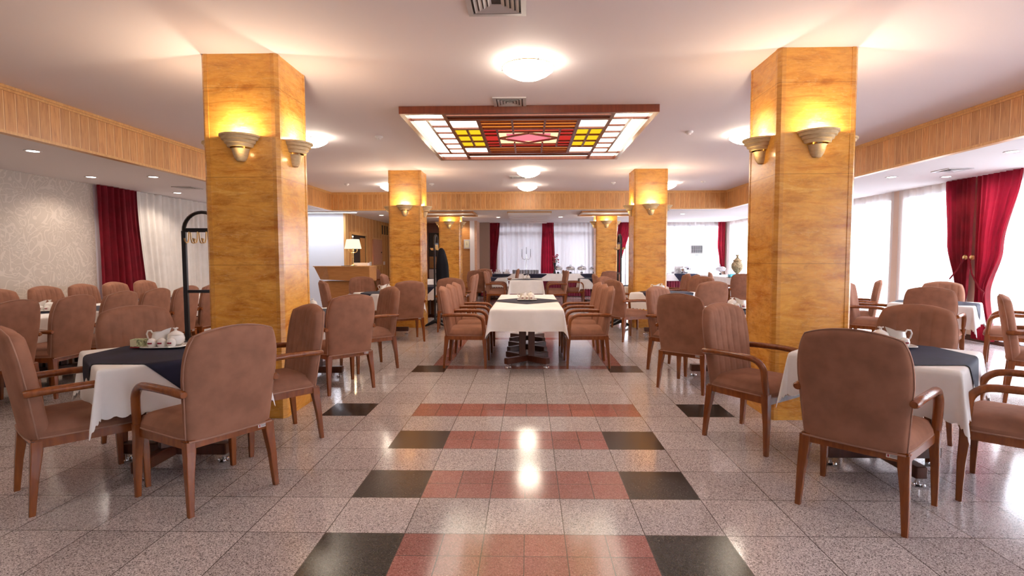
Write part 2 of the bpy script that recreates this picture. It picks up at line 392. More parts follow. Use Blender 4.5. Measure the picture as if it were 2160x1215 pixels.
# back wall: panelled/solid part on the left then windows
bwl = MB(); bwl.box(-5.2, -3.75, YB, YB + .15, 0, HS); struct(bwl.build('wall_back_panelled', M['plank_x']), 'wood panelled end wall near the dark doorway', 'wall')
struct(MB().box(-2.90, -2.02, YB - 1.2, YB + .15, 0, HS).build('wall_back_pier', M['counterwood']), 'wood faced pier carrying a small framed clock', 'wall')
struct(MB().box(-2.02, -1.86, YB - 1.25, YB + .1, 0, HS).build('trim_5', M['white_paint']), 'white upright strip beside the wood pier', 'trim')
struct(MB().box(-1.86, -1.77, YB - 1.25, YB + .1, 0, HS).build('trim_6', M['stone_edge']), 'pink stone edge strip', 'trim')
struct(MB().box(-1.88, -1.4, YB - .3, YB + .1, 0, HS).build('wall_back_taupe', M['taupe']), 'taupe wall section beside the first back curtain', 'wall')
def openings(name, axis, fixed, a0, a1, thick, wins, z0, z1, mt, label):
    b = MB(); edges = sorted(wins)
    def bx(u0, u1, za, zb):
        if u1 - u0 < 1e-3 or zb - za < 1e-3: return
        if axis == 'x': b.box(u0, u1, fixed, fixed + thick, za, zb)
        else: b.box(fixed, fixed + thick, u0, u1, za, zb)
    bx(a0, a1, 0, z0); bx(a0, a1, z1, HC)
    p = a0
    for (u0, u1) in edges: bx(p, u0, z0, z1); p = u1
    bx(p, a1, z0, z1)
    struct(b.build(name, mt), label, 'wall')
win_n = [0]
def window(axis, fixed, u0, u1, z0, z1, bars, transom):
    win_n[0] += 1; b = MB(); f = .05; d = .06
    def bx(a, c, za, zb, t=d):
        if axis == 'x': b.box(a, c, fixed + .04, fixed + .04 + t, za, zb)
        else: b.box(fixed + .04, fixed + .04 + t, a, c, za, zb)
    bx(u0, u1, z0, z0 + f); bx(u0, u1, z1 - f, z1); bx(u0, u0 + f, z0, z1); bx(u1 - f, u1, z0, z1)
    for k_ in range(1, bars): c = u0 + (u1 - u0) * k_ / bars; bx(c - .025, c + .025, z0, z1)
    if transom: bx(u0, u1, transom - .06, transom + .06)
    o = b.build('window_%d' % win_n[0], M['grey_metal']); struct(o, None, None)
    g = MB()
    if axis == 'x': g.box(u0 + f, u1 - f, fixed + .065, fixed + .071, z0 + f, z1 - f)
    else: g.box(fixed + .065, fixed + .071, u0 + f, u1 - f, z0 + f, z1 - f)
    g.build('pane', M['window_glass'], o)
rw = [(-6.0, -2.9), (-2.5, 1.2), (1.6, 6.2), (6.75, 8.05), (8.45, 11.2), (11.5, 14.2), (14.5, 17.1)]
openings('wall_right', 'y', XR, YF, YB + .2, .2, rw, .12, 2.56, M['beige'], 'window wall with tall openings')
for (a, b_) in rw: window('y', XR, a, b_, .12, 2.56, 3, None)
bw = [(-1.15, 2.35), (2.65, 4.6), (4.85, 7.1)]
openings('wall_back', 'x', YB, -1.88, XR + .2, .2, bw, .12, 2.56, M['taupe'], 'end wall with tall windows behind sheers')
for (a, b_) in bw: window('x', YB, a, b_, .12, 2.56, 4, 2.28 if a < 3 else None)
struct(MB().box(-40, 40, -40, 50, -.35, -.2).build('ground', mat('pale_paving', (.55, .55, .55), .9)), None, None)
# unseen wall added outside to block sky light, so the back windows look greyer
struct(MB().box(-14, 3.2, YB + 2.2, YB + 2.6, -.2, 9).build('sky_blocking_wall', mat('sky_blocking_grey', (.40, .40, .42), .9)), None, None)
for (nm, a, b_) in (('baseboard_left', None, None),):
    struct(MB().box(XL, XL + .015, YF, 12.7, 0, .09).build(nm, M['trimwood']), None, None)
struct(MB().box(XR - .02, XR, YF, YB, 0, .09).build('baseboard_right', M['darkwood']), None, None)

# dark doorway in the back left
dr = MB(); dr.box(-3.75, -3.69, YB - .05, YB + .1, 0, 2.35); dr.box(-3.0, -2.95, YB - .05, YB + .1, 0, 2.35); dr.box(-3.75, -2.95, YB - .05, YB + .1, 2.3, HS)
door = dr.build('door_1', M['redwood']); struct(door, 'dark doorway with mahogany frame at the buffet end', 'doorway')
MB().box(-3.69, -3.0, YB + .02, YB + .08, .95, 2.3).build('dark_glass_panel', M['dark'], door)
MB().box(-3.69, -3.0, YB + .0, YB + .08, 0, .95).build('lower_panel', M['white_paint'], door)
mbp = MB(); mbp.box(-3.67, -3.1, YB - .02, YB + .01, .98, 1.42); mbp.build('painted_reflection', marble('pink_reflection', .6), door)  # pinkish veined sheet, painted in as a mirrored reflection in the doorway

# ================================================================ PILLARS
def pillar(x0, x1, y0, y1, top, label):
    root = empty('marble_pillar', ((x0 + x1) / 2, (y0 + y1) / 2, 0)); hx = (x1 - x0) / 2; hy = (y1 - y0) / 2; c = .045
    MB().box(-hx + c, hx - c, -hy, hy, 0, top).box(-hx, hx, -hy + c, hy - c, 0, top).build('shaft', M['marble'], root)
    for sx in (-1, 1):
        for sy in (-1, 1):
            b = MB(); cxx, cyy = sx * (hx - c), sy * (hy - c)
            ring = [(cxx - sx * .01, cyy - sy * .01), (cxx + sx * (c + .004), cyy - sy * .01), (cxx + sx * (c + .004), cyy + sy * .022), (cxx + sx * .022, cyy + sy * (c + .004)), (cxx - sx * .01, cyy + sy * (c + .004))]
            if sx * sy < 0: ring = ring[::-1]
            b.prism([(p[0], p[1], 0) for p in ring], [(p[0], p[1], top) for p in ring]); b.build('corner_strip', M['marble_trim'], root)
    tag(root, label, 'pillar', 'marble pillars of the hall'); return root
PX0, PX1 = 2.07, 2.71
rows = [(1.92, 2.50, HC, 'front'), (7.93, 8.50, HC, 'middle'), (13.85, 14.42, HS, 'back')]
sconce_proto = None
def make_sconce():
    root = empty('uplight_sconce'); R = .165
    prof = [(.015, -.20), (.035, -.195), (.055, -.165), (.072, -.105), (.080, -.098)]
    MB().lathe(prof, 14, a0=PI, a1=2 * PI).build('bottom_cup', M['sconce'], root, 35)
    prof = [(.085, -.085), (.105, -.083), (.110, -.06), (.124, -.055), (.130, -.032), (.146, -.027), (.152, -.006), (R, 0), (R, .014), (R - .02, .014), (.10, -.06), (.03, -.07)]
    MB().lathe(prof, 18, a0=PI, a1=2 * PI).build('stepped_bowl', M['sconce'], root, 30)
    MB().box(-.02, .02, -.05, 0, -.17, -.05).build('bracket', M['sconce'], root)
    b = MB().lathe([(0, -.035), (.018, -.03), (.024, -.01), (.018, .008), (0, .012)], 10, (0, -.06, -.02)).build('bulb', emit('sconce_bulb', (1, .75, .4), 12), root)
    return root
SC = make_sconce(); scn = 0
side_name = {-1: 'wallpaper side', 1: 'window side'}
for (y0, y1, top, rn) in rows:
    for s in (-1, 1):
        x0, x1 = (PX0, PX1) if s > 0 else (-PX1, -PX0)
        pillar(x0, x1, y0, y1, top, f'square honey onyx marble pillar, {rn} one of the row on the {side_name[s]}')
        zt = 2.39 if top > 2.8 else 2.47
        cxm, cym = (x0 + x1) / 2, (y0 + y1) / 2
        faces = [('camera facing', (cxm, y0, zt), 0), ('aisle facing', ((x1 if s < 0 else x0), cym, zt), PI / 2 if s < 0 else -PI / 2), ('outward facing', ((x0 if s < 0 else x1), cym, zt), -PI / 2 if s < 0 else PI / 2)]
        for fn, loc, rz in faces:
            place(SC, loc, rz, f'carved stone half bowl uplight on the {fn} side of the {rn} {side_name[s]} pillar', 'wall light', 'stone uplights on the pillars')
            d = Vector((math.sin(rz), -math.cos(rz), 0)); k_ = 1.0 if top > 2.8 else .5
            p = Vector(loc) + d * .062
            point('sconce_lamp', (p.x, p.y, p.z + .02), 14 * k_, (1, .83, .60), .03)
            p = Vector(loc) + d * .10 + Vector((d.y, -d.x, 0)) * -.04
            point('sconce_lamp_low', (p.x, p.y, p.z - .125), .2, (1, .70, .34), .012)

# ================================================================ CHAIRS
def make_chair():
    root = empty('dining_armchair')
    ws = M['suede']
    # backrest
    ZB, ZC, ZT, WB, WT = .395, .77, 1.012, .238, .264
    def outline(u, v):      # u -1..1, v 0..1 -> x, z
        if v < .55:
            z = ZB + (ZC - ZB) * v / .55; vv = 0
        else:
            vv = (v - .55) / .45
        wd = WB + (WT - WB) * min(1, v / .5)
        a = .62
        if vv > 0:
            x = u * wd * math.sqrt(1 - a * vv * vv * .5 * (abs(u) ** .0)); z = ZC + (ZT - ZC) * vv * math.sqrt(1 - a * u * u * .5 * vv) / 1.0
        else: x = u * wd
        return x, z, vv, wd
    def ybase(x, z): return -.225 - (z - .40) * .155 + .35 * x * x
    NU, NV = 56, 22
    def front(uu, v):
        u = 2 * uu - 1; x, z, vv, wd = outline(u, v); e = max(abs(u), vv, 0)
        t = .052 * math.sqrt(max(0, 1 - e ** 7)) + .010
        fade = min(1, max(0, (1 - abs(u)) * 6)) * min(1, max(0, (1 - vv) * 5))
        fl = abs(math.sin(PI * (x + .0375) / .075)); fl = -.008 * (1 - fl) ** 3 * fade
        return (x, ybase(x, z) + t + fl, z)
    def back(uu, v):
        u = 1 - 2 * uu; x, z, vv, wd = outline(u, v); e = max(abs(u), vv, 0)
        t = .026 * math.sqrt(max(0, 1 - e ** 9)) + .012
        return (x, ybase(x, z) - t, z)
    b = MB(); b.grid(front, NU, NV); b.grid(back, NU, NV)
    n1 = (NU + 1) * (NV + 1)
    F = lambda i, j: j * (NU + 1) + i
    B = lambda i, j: n1 + j * (NU + 1) + (NU - i)
    for j in range(NV):
        b.f.append((F(NU, j), B(NU, j), B(NU, j + 1), F(NU, j + 1))); b.f.append((B(0, j), F(0, j), F(0, j + 1), B(0, j + 1)))
    for i in range(NU):
        b.f.append((F(i, NV), F(i + 1, NV), B(i + 1, NV), B(i, NV))); b.f.append((F(i + 1, 0), F(i, 0), B(i, 0), B(i + 1, 0)))
    b.mi += [0] * (2 * NV + 2 * NU)
    br = b.build('backrest', ws, root, 60)
    # piping along the rear edge
    pp = []
    for j in range(0, 23): x, z, vv, wd = outline(-1, j / 22); pp.append((x, ybase(x, z) - .014, z))
    for i in range(1, 28): x, z, vv, wd = outline(-1 + 2 * i / 28, 1); pp.append((x, ybase(x, z) - .014, z))
    for j in range(22, -1, -1): x, z, vv, wd = outline(1, j / 22); pp.append((x, ybase(x, z) - .014, z))
    p = MB(); p.tube(pp, .0038, 6); p.tube([(-.238, -.252, .398), (-.12, -.262, .398), (0, -.264, .398), (.12, -.262, .398), (.238, -.252, .398)], .005, 6)
    p.build('piping', M['piping'], br, 60)
    # seat cushion
    def hw(y): return .245 + (.275 - .245) * (y + .25) / .52
    def seat_top(uu, vv_):
        u = 2 * uu - 1; v = 2 * vv_ - 1; x = u * math.sqrt(1 - .14 * v ** 8); y = v * math.sqrt(1 - .14 * u ** 8)
        Y = .02 + y * .262; e = max(abs(u), abs(v))
        return (x * hw(Y), Y + .012 * (1 - u * u) * (1 if v > .9 else 0), .435 + .062 * (1 - e ** 5) ** .6 + .01 * (1 - abs(u) ** 2))
    b = MB(); b.grid(seat_top, 24, 24)
    k = 25; rim = [i for i in range(k)] + [j * k + 24 for j in range(1, k)] + [24 * k + i for i in range(23, -1, -1)] + [j * k for j in range(23, 0, -1)]
    o = len(b.v)
    for idx in rim: x, y, z = b.v[idx]; b.v.append((x * 1.012, y * 1.012 , z - .02))
    for idx in rim: x, y, z = b.v[idx]; b.v.append((x, y, .405))
    n = len(rim)
    for i in range(n):
        b.f.append((rim[i], o + i, o + (i + 1) % n, rim[(i + 1) % n])[::-1]); b.f.append((o + i, o + n + i, o + n + (i + 1) % n, o + (i + 1) % n)[::-1])
    b.f.append(tuple(o + n + i for i in range(n))); b.mi += [0] * (2 * n + 1)
    st = b.build('seat', ws, root, 70)
    rr = [(x * 1.005, y * 1.005, .409) for x, y, z in [b.v[i] for i in rim]]
    MB().tube(rr + [rr[0]], .005, 6, caps=False).build('piping', M['piping'], st, 60)
    # frame
    b = MB()
    def rail(p0, p1, t=.022):
        p0 = Vector(p0); p1 = Vector(p1); d = (p1 - p0).normalized(); nrm = Vector((-d.y, d.x, 0)) * t / 2
        a = [p0 + nrm, p1 + nrm, p1 - nrm, p0 - nrm]
        b.prism([(q.x, q.y, .358) for q in a[::-1]], [(q.x, q.y, .405) for q in a[::-1]])
    rail((-.235, -.235, 0), (.235, -.235, 0)); rail((.235, -.235, 0), (.268, .262, 0)); rail((.268, .262, 0), (-.268, .262, 0)); rail((-.268, .262, 0), (-.235, -.235, 0))
    b.build('seat_frame', M['chairwood'], root)
    # legs
    def leg(sx, front):
        b = MB()
        if front: xs = [(.282 * sx, .262, .0, .0145), (.278 * sx, .258, .22, .020), (.272 * sx, .248, .36, .0245), (.274 * sx, .248, .43, .0245)]
        else: xs = [(.248 * sx, -.262, .0, .0145), (.240 * sx, -.245, .2, .020), (.228 * sx, -.228, .345, .0265), (.228 * sx, -.226, .398, .0265)]
        rings = []
        for (x, y, z, r) in xs: rings.append([(x - r, y - r, z), (x + r, y - r, z), (x + r, y + r, z), (x - r, y + r, z)])
        for a, c in zip(rings, rings[1:]): b.prism(a, c)
        bm = bmesh.new(); me = b.mesh('leg', M['chairwood']); bm.from_mesh(me)
        bmesh.ops.remove_doubles(bm, verts=bm.verts, dist=1e-5); bmesh.ops.delete(bm, geom=[f for f in bm.faces if abs(f.normal.z) > .9 and .01 < f.calc_center_median().z < xs[-1][2] - .01], context='FACES')
        bmesh.ops.bevel(bm, geom=[e for e in bm.edges if abs((e.verts[0].co - e.verts[1].co).normalized().z) > .8], offset=.005, segments=2, affect='EDGES', profile=.5)
        bm.to_mesh(me); bm.free()
        o_ = bpy.data.objects.new('leg', me); col.objects.link(o_); o_.parent = root
    for sx in (-1, 1): leg(sx, True); leg(sx, False)
    # armrests: back end -> forward -> bends down into the front leg
    for sx in (-1, 1):
        pts = []; X = .285
        for y in (-.275, -.262, -.15, 0, .08, .125): pts.append((sx * (X - .02 + .02 * min(1, (y + .275) / .3)), y, .664 + .008 * math.sin((y + .27) * 7)))
        for k_ in range(1, 8):
            a = k_ / 8 * PI / 2; pts.append((sx * X, .125 + .112 * math.sin(a), .564 + .102 * math.cos(a)))
        pts += [(sx * (X - .002), .240, .52), (sx * (X - .006), .247, .46), (sx * (X - .009), .249, .42)]
        rad = [.017] + [.0225] * (len(pts) - 1)
        MB().tube(pts, rad, 12, sec=(.98, 1.08), upv=(1, 0, .0)).build('armrest', M['chairwood'], root, 50)
    # small tag on rear rail
    tb = MB(); tb.box(.155, .215, -.2495, -.2462, .372, .392, 0)
    tb.box(.160, .168, -.2502, -.2495, .376, .388, 1); tb.box(.172, .209, -.2502, -.2495, .384, .387, 2); tb.box(.172, .203, -.2502, -.2495, .377, .380, 2)
    t_ = tb.build('care_tag', [M['porcelain'], M['darkred'], M['black_plastic']], root); t_['label'] = 'small white printed tag'
    return root
CH = make_chair(); CN = 'suede armchair'
def chair(x, y, th, label, group):
    return place(CH, (x, y, 0), math.radians(th - 90), label, 'chair', group)

# ================================================================ TABLES
def make_table():
    root = empty('dining_table')
    MB().bbox(-.43, .43, -.43, .43, .725, .755, .006).build('tabletop', M['darkwood'], root)
    for a in (45, -45):
        b = MB(); mx = Matrix.Rotation(math.radians(a), 4, 'Z'); z = .055 if a > 0 else .0555
        b.bbox(-.37, .37, -.035, .035, z, z + .075, .006, mx=mx); b.build('foot_bar', M['darkwood'], root)
        b = MB(); b.box(-.30, .30, -.03, .03, .675, .724, mx=mx); b.build('top_bar', M['darkwood'], root)
    for sx in (-1, 1):
        for sy in (-1, 1):
            MB().bbox(sx * .058 - .042, sx * .058 + .042, sy * .058 - .042, sy * .058 + .042, .131, .674, .004).build('post', M['darkwood'], root)
    for k_ in range(4):
        a = math.radians(45 + 90 * k_); c = (.335 * math.cos(a), .335 * math.sin(a), 0)
        b = MB(); b.lathe([(.028, 0), (.030, .006), (.012, .014), (.010, .05), (.012, .0555)], 14, c)
        for q in range(3):
            t = 2 * PI * q / 3 + .4; b.lathe([(0, .0), (.011, .004), (.013, .012), (.008, .022), (0, .024)], 8, (c[0] + .03 * math.cos(t), c[1] + .03 * math.sin(t), 0))
        o_ = b.build('levelling_foot', M['chrome'], root, 40); o_['label'] = 'shiny metal levelling foot'
    return root
TB = make_table()
def drape(a, b, ha, hb, zt, off=0.0, flare=.05, D=.3, seed=0.0, wild=.13):
    da = max(abs(a) - ha, 0); db = max(abs(b) - hb, 0); sa = 1 if a >= 0 else -1; sb = 1 if b >= 0 else -1
    r = math.hypot(da, db)
    if r == 0: return (a, b, zt + off)
    base = .012 * (1 - math.exp(-r / .012)) + off * min(1, r / .02)
    zz = zt + off - r + .006 * (1 - math.exp(-r / .01))
    t = r / D
    if da > 0 and db > 0:
        ph = math.atan2(db, da); s2 = math.sin(2 * ph) ** 2
        hor = base + r * (flare + wild * s2)
        return (sa * (ha + hor * math.cos(ph) ** 1.0), sb * (hb + hor * math.sin(ph)), zt + off - r * (1 - .06 * s2) + .006 * (1 - math.exp(-r / .01)))
    if da > 0:
        rip = (.014 * math.sin(9.0 * b + seed) + .006 * math.sin(21 * b + 2 * seed)) * t
        return (sa * (ha + base + r * flare + rip), b, zz)
    rip = (.014 * math.sin(8.3 * a + 1.7 + seed) + .006 * math.sin(19 * a + seed)) * t
    return (a, sb * (hb + base + r * flare + rip), zz)
ZT = .757
def cloth_mesh(ha, hb, D, scallop, n_per=.013, seed=0.0, flare=.05, wild=.13, zt=ZT):
    Sa, Sb = ha + D, hb + D; na = int(2 * Sa / n_per); nb = int(2 * Sb / n_per)
    if not scallop: na = int(2 * Sa / .022); nb = int(2 * Sb / .022)
    def fn(u, v):
        a = (2 * u - 1) * Sa; b = (2 * v - 1) * Sb
        if scallop:
            eu = max(0, abs(2 * u - 1) - .985) / .015; ev = max(0, abs(2 * v - 1) - .985) / .015
            if eu > 0: a *= 1 - eu * .028 * (1 - abs(math.sin(PI * b / .074)) ** .8)
            if ev > 0: b *= 1 - ev * .028 * (1 - abs(math.sin(PI * a / .074)) ** .8)
        return drape(a, b, ha, hb, zt, 0, flare, D, seed, wild)
    return MB().grid(fn, na, nb)
def runner_mesh(ha, hb, dg, dg2=None, cy=0, zt=ZT, cx=0):
    dg2 = dg2 or dg
    def fn(u, v):
        s = 2 * u - 1; t = 2 * v - 1
        return drape((s - t) / 2 * dg + cx, (s + t) / 2 * dg2 + cy, ha, hb, zt, .005, .055, .3, 0, .1)
    return MB().grid(fn, 56, 56)
sqc = cloth_mesh(.435, .435, .295, True, seed=.6).mesh('square_cloth', M['white_cloth'], 75)
sqc2 = cloth_mesh(.435, .435, .295, True, .02, seed=2.4).mesh('square_cloth', M['white_cloth'], 75)
sqr = runner_mesh(.435, .435, .62, cx=-.022, cy=-.022).mesh('square_runner', M['navy'], 75)

# ---- tea set
def make_jug():
    root = empty('milk_jug'); b = MB()
    def fn(u, v):
        a = 2 * PI * u; prof = [(.030, 0), (.046, .012), (.050, .04), (.044, .07), (.040, .09)]
        k = v * (len(prof) - 1); i = min(int(k), len(prof) - 2); f = k - i; r = prof[i][0] * (1 - f) + prof[i + 1][0] * f; z = prof[i][1] * (1 - f) + prof[i + 1][1] * f
        sp = max(0, math.cos(a)) ** 6 * v ** 2 * .042; return ((r + sp) * math.cos(a), r * math.sin(a), z + max(0, math.cos(a)) ** 3 * v ** 3 * .03)
    b.grid(fn, 28, 12); b.lathe([(0, .001), (.030, .001)], 20); b.build('body', M['porcelain'], root, 60)
    MB().tube([(-.040, 0, .078), (-.055, 0, .100), (-.075, 0, .098), (-.083, 0, .078), (-.076, 0, .05), (-.066, 0, .032), (-.048, 0, .022)], .0055, 8, upv=(0, 1, 0)).build('handle', M['porcelain'], root, 60)
    return root
def make_bowl():
    root = empty('sugar_bowl')
    MB().lathe([(.0, .0), (.034, 0), (.052, .02), (.056, .045), (.050, .066), (.046, .07)], 24).build('body', M['porcelain'], root, 50)
    b = MB(); b.lathe([(.050, .071), (.046, .078), (.026, .092), (.010, .099), (.008, .106), (.013, .113), (.006, .118), (0, .119)], 24)
    for q in range(4): t = PI / 2 * q; b.lathe([(0, -.006), (.006, 0), (0, .006)], 8, (.015 * math.cos(t), .015 * math.sin(t), .116))
    b.build('lid', M['porcelain'], root, 50); return root
def make_shaker():
    root = empty('egg_shaped_shaker')
    MB().lathe([(0, 0), (.022, 0), (.028, .012), (.030, .028), (.026, .044), (.016, .055), (0, .059)], 20).build('body', M['porcelain'], root, 60)
    b = MB()
    for k_ in range(5): a = -PI / 2 - .42 + .19 * k_; b.box(-.0035, .0035, -.0008, .0008, .020, .029 if k_ % 2 else .031, mx=Matrix.Translation((.0298 * math.cos(a), .0298 * math.sin(a), 0)) @ Matrix.Rotation(a + PI / 2, 4, 'Z'))
    o_ = b.build('printed_mark', M['darkred'], root); o_['label'] = 'small red printed mark'
    return root
def make_tray():
    root = empty('serving_tray')
    def ring(sx, sy, z, n=32):
        return [(sx * (abs(math.cos(2 * PI * i / n)) ** .45) * (1 if math.cos(2 * PI * i / n) >= 0 else -1), sy * (abs(math.sin(2 * PI * i / n)) ** .45) * (1 if math.sin(2 * PI * i / n) >= 0 else -1), z) for i in range(n)]
    b = MB(); b.prism(ring(.11, .07, 0), ring(.14, .095, .008)); b.build('dish', M['porcelain'], root, 40)
    rg = ring(.14, .095, .009); MB().tube(rg + [rg[0]], .004, 6, caps=False).build('rim', M['porcelain'], root, 40); return root
JUG, BOWL, SHK, TRAY = make_jug(), make_bowl(), make_shaker(), make_tray()
def teaset(x, y, z, rz, where, detailed=True, flip=1):
    z += .006
    def at(dx, dy, dz=0):
        c, s = math.cos(rz), math.sin(rz); return (x + dx * c - dy * s, y + dx * s + dy * c, z + dz)
    place(TRAY, at(0, 0), rz, f'white rectangular porcelain tray {where}', 'tray', 'trays of the condiment sets')
    place(JUG, at(-.055 * flip, .03, .009), rz + (PI if flip < 0 else 0), f'white milk jug with curled handle {where}', 'jug', 'milk jugs of the condiment sets')
    place(BOWL, at(.055 * flip, .025, .009), rz, f'white lidded sugar bowl with crown knob {where}', 'sugar bowl', 'sugar bowls of the condiment sets')
    if detailed:
        for k_, nm in ((-1, 'one end'), (0, 'the middle'), (1, 'the other end')):
            nn = {-1: 'jug side', 0: 'middle', 1: 'bowl side'}[k_ * flip]
            place(SHK, at(.063 * k_, -.05, .009), rz, f'{nn} egg shaped shaker {where}', 'shaker', 'egg shaped shakers')

GC = 'armchairs around the dining tables'
def dining(x, y, rz, where, cloth=sqc, runner=True, seed=0):
    place(TB, (x, y, 0), rz, f'dark wooden pedestal table {where}', 'table', 'pedestal dining tables')
    o = bpy.data.objects.new('tablecloth', cloth); col.objects.link(o); o.location = (x, y, 0); o.rotation_euler.z = rz
    tag(o, f'white scalloped tablecloth {where}', 'tablecloth', 'white tablecloths')
    if runner:
        o = bpy.data.objects.new('table_runner', sqr); col.objects.link(o); o.location = (x, y, 0); o.rotation_euler.z = rz
        tag(o, f'navy square top cloth laid cornerwise {where}', 'top cloth', 'navy top cloths')

R45 = PI / 4
W1L = 'at first wallpaper side table'
W1R = 'at first window side table'
dining(-2.39, .94, R45, W1L); dining(2.36, .94, R45, W1R, sqc2)
chair(-1.877, .498, 148.6, 'large suede armchair with its back to the camera ' + W1L, GC)
chair(-2.672, .506, 51, 'suede armchair cut by the photo edge with both arms visible ' + W1L, GC)
chair(-2.80, 1.33, 145 - 180, 'suede armchair behind the condiment set ' + W1L, GC)
chair(-1.93, 1.41, 226, 'fluted suede armchair in front of the front pillar ' + W1L, GC)
chair(1.89, .37, 44.5, 'large suede armchair with its back to the camera ' + W1R, GC)
chair(2.84, .43, 135, 'suede armchair cut by the photo edge ' + W1R, GC)
chair(2.74, 1.36, 216, 'suede armchair behind the condiment set ' + W1R, GC)
chair(1.74, 1.46, -54, 'fluted suede armchair beside the front pillar ' + W1R, GC)
teaset(-2.50, 1.05, ZT + .005, .12, W1L); teaset(2.50, 1.10, ZT + .005, -.2, W1R, flip=-1)

W2L = 'at second wallpaper side table'
W2R = 'at second window side table'
dining(-2.50, 3.52, R45, W2L, sqc2); dining(2.28, 3.65, R45, W2R)
chair(-1.99, 3.03, 136, 'suede armchair with its back to the camera ' + W2L, GC)
chair(-1.98, 4.07, 219, 'fluted suede armchair ' + W2L, GC)
chair(1.755, 3.095, 47.5, 'suede armchair with its back to the camera ' + W2R, GC)
chair(1.85, 3.98, -45, 'fluted suede armchair ' + W2R, GC)
chair(3.02, 4.25, -135, 'suede armchair half hidden by the front pillar ' + W2R, GC)
teaset(-2.62, 3.75, ZT + .005, .3, W2L); teaset(2.50, 3.82, ZT + .005, -.3, W2R, flip=-1)

W3L = 'at third wallpaper side table'
W3R = 'at third window side table'
dining(-2.52, 7.05, R45, W3L); dining(2.45, 6.98, R45, W3R, sqc2)
chair(-2.04, 6.30, 118, 'suede armchair with its back to the camera ' + W3L, GC)
chair(-3.12, 6.35, 32, 'side-on suede armchair ' + W3L, GC)
chair(-3.10, 7.75, -52, 'fluted suede armchair on the reception side ' + W3L, GC)
chair(1.69, 6.46, 25, 'suede armchair turned half away ' + W3R, GC)
chair(1.72, 7.62, -38, 'suede armchair on the aisle corner ' + W3R, GC)
chair(2.78, 5.95, 100, 'pale lit suede armchair with its back to the camera ' + W3R, GC)
chair(3.12, 7.45, -130, 'suede armchair behind the pale lit one ' + W3R, GC)
teaset(-2.62, 7.28, ZT + .005, .2, W3L); teaset(2.40, 7.28, ZT + .005, -.2, W3R)

W4L = 'at fourth wallpaper side table'
W4R = 'at fourth window side table'
dining(-2.15, 9.30, 0, W4L); dining(2.52, 9.20, 0, W4R)
chair(-1.46, 8.95, 180, 'nearer of two suede armchairs facing the wallpaper side ' + W4L, GC)
chair(-1.46, 9.62, 180, 'farther of two suede armchairs facing the wallpaper side ' + W4L, GC)
chair(-3.0, 9.65, 0, 'suede armchair facing the aisle ' + W4L, GC)
chair(-1.42, 7.55, 92, 'lone suede armchair in front of the coat rack holding the black coat', GC)
chair(3.24, 8.75, 180, 'nearer of two suede armchairs facing the aisle ' + W4R, GC)
chair(3.24, 9.42, 180, 'farther of two suede armchairs facing the aisle ' + W4R, GC)
chair(1.78, 9.35, 0, 'suede armchair facing the windows ' + W4R, GC)

# centre row
def bigcloth(x, y, ha, hb, D, label, name='tablecloth', wild=.16, zt=ZT):
    o = cloth_mesh(ha, hb, D, False, seed=x + y, flare=.045, wild=wild, zt=zt).build(name, M['white_cloth'], None, 75, (x, y, 0)); return tag(o, label, 'tablecloth', 'white tablecloths')
def bigrunner(x, y, ha, hb, cy, dg, dg2, label):
    o = runner_mesh(ha, hb, dg, dg2, cy).build('table_runner', M['navy'], None, 75, (x, y, 0)); return tag(o, label, 'top cloth', 'navy top cloths')
for k_, nm in enumerate(('nearest', 'middle', 'farthest')):
    place(TB, (0, 4.27 + .87 * k_, 0), 0, f'dark wooden pedestal table, {nm} of three joined in the centre aisle', 'table', 'pedestal dining tables')
bigcloth(0, 5.14, .435, 1.31, .27, 'long plain white tablecloth over the nearer table row in the centre aisle')
bigrunner(0, 5.14, .435, 1.31, -.03, .60, .58, 'navy cloth laid cornerwise on the nearer table row in the centre aisle')
teaset(-.0, 5.14, ZT + .005, 0, 'on the nearer table row in the centre aisle')
for s, nm, th in ((-1, 'wallpaper side', 0), (1, 'window side', 180)):
    for k_, o_ in enumerate(('nearest', 'second', 'third')):
        chair(s * (.765 if s > 0 else .775), 4.29 + .575 * k_, th, f'tan lit fluted armchair, {o_} on the {nm} of the nearer centre table row', 'armchairs of the centre table rows')
for k_, nm in enumerate(('nearer', 'farther')):
    place(TB, (-.04, 12.3 + .87 * k_, 0), 0, f'dark wooden pedestal table, {nm} of two in the far centre table row', 'table', 'pedestal dining tables')
bigcloth(-.04, 12.735, .435, .875, .36, 'white tablecloth hanging low over the far centre table row')
bigrunner(-.04, 12.735, .435, .875, .0, .55, .45, 'navy cloth on the far centre table row')
teaset(-.04, 12.7, ZT + .005, 0, 'on the far centre table row', False)
for s, nm, th in ((-1, 'wallpaper side', 0), (1, 'window side', 180)):
    for k_, o_ in enumerate(('nearer', 'farther')):
        chair(s * .82 - .04, 12.1 + .66 * k_, th, f'suede armchair, {o_} on the {nm} of the far centre table row', 'armchairs of the centre table rows')
chair(-.62, 15.1, 180, 'suede armchair seen side-on just before the buffet', GC)
W5L = 'at the table before back curtains'
dining(-1.1, 14.25, 0, W5L)
chair(-1.5, 13.25, 90, 'suede armchair with its back to the camera ' + W5L, GC)
chair(-1.45, 15.0, -90, 'suede armchair peeking out behind another ' + W5L, GC)
W5R = 'at the table beside back pillar'
dining(1.95, 13.25, 0, W5R)
chair(1.35, 13.1, 0, 'fluted suede armchair facing the windows ' + W5R, GC)
chair(2.25, 12.35, 88, 'greyish suede armchair behind the window side coat rack', GC)
chair(-4.75, 15.3, 0, 'suede armchair against the panelled wall near reception', GC)
dining(-4.0, 15.2, 0, 'by the panelled wall near reception', runner=False)
dining(-3.2, 13.3, 0, 'by the dark doorway', runner=True)

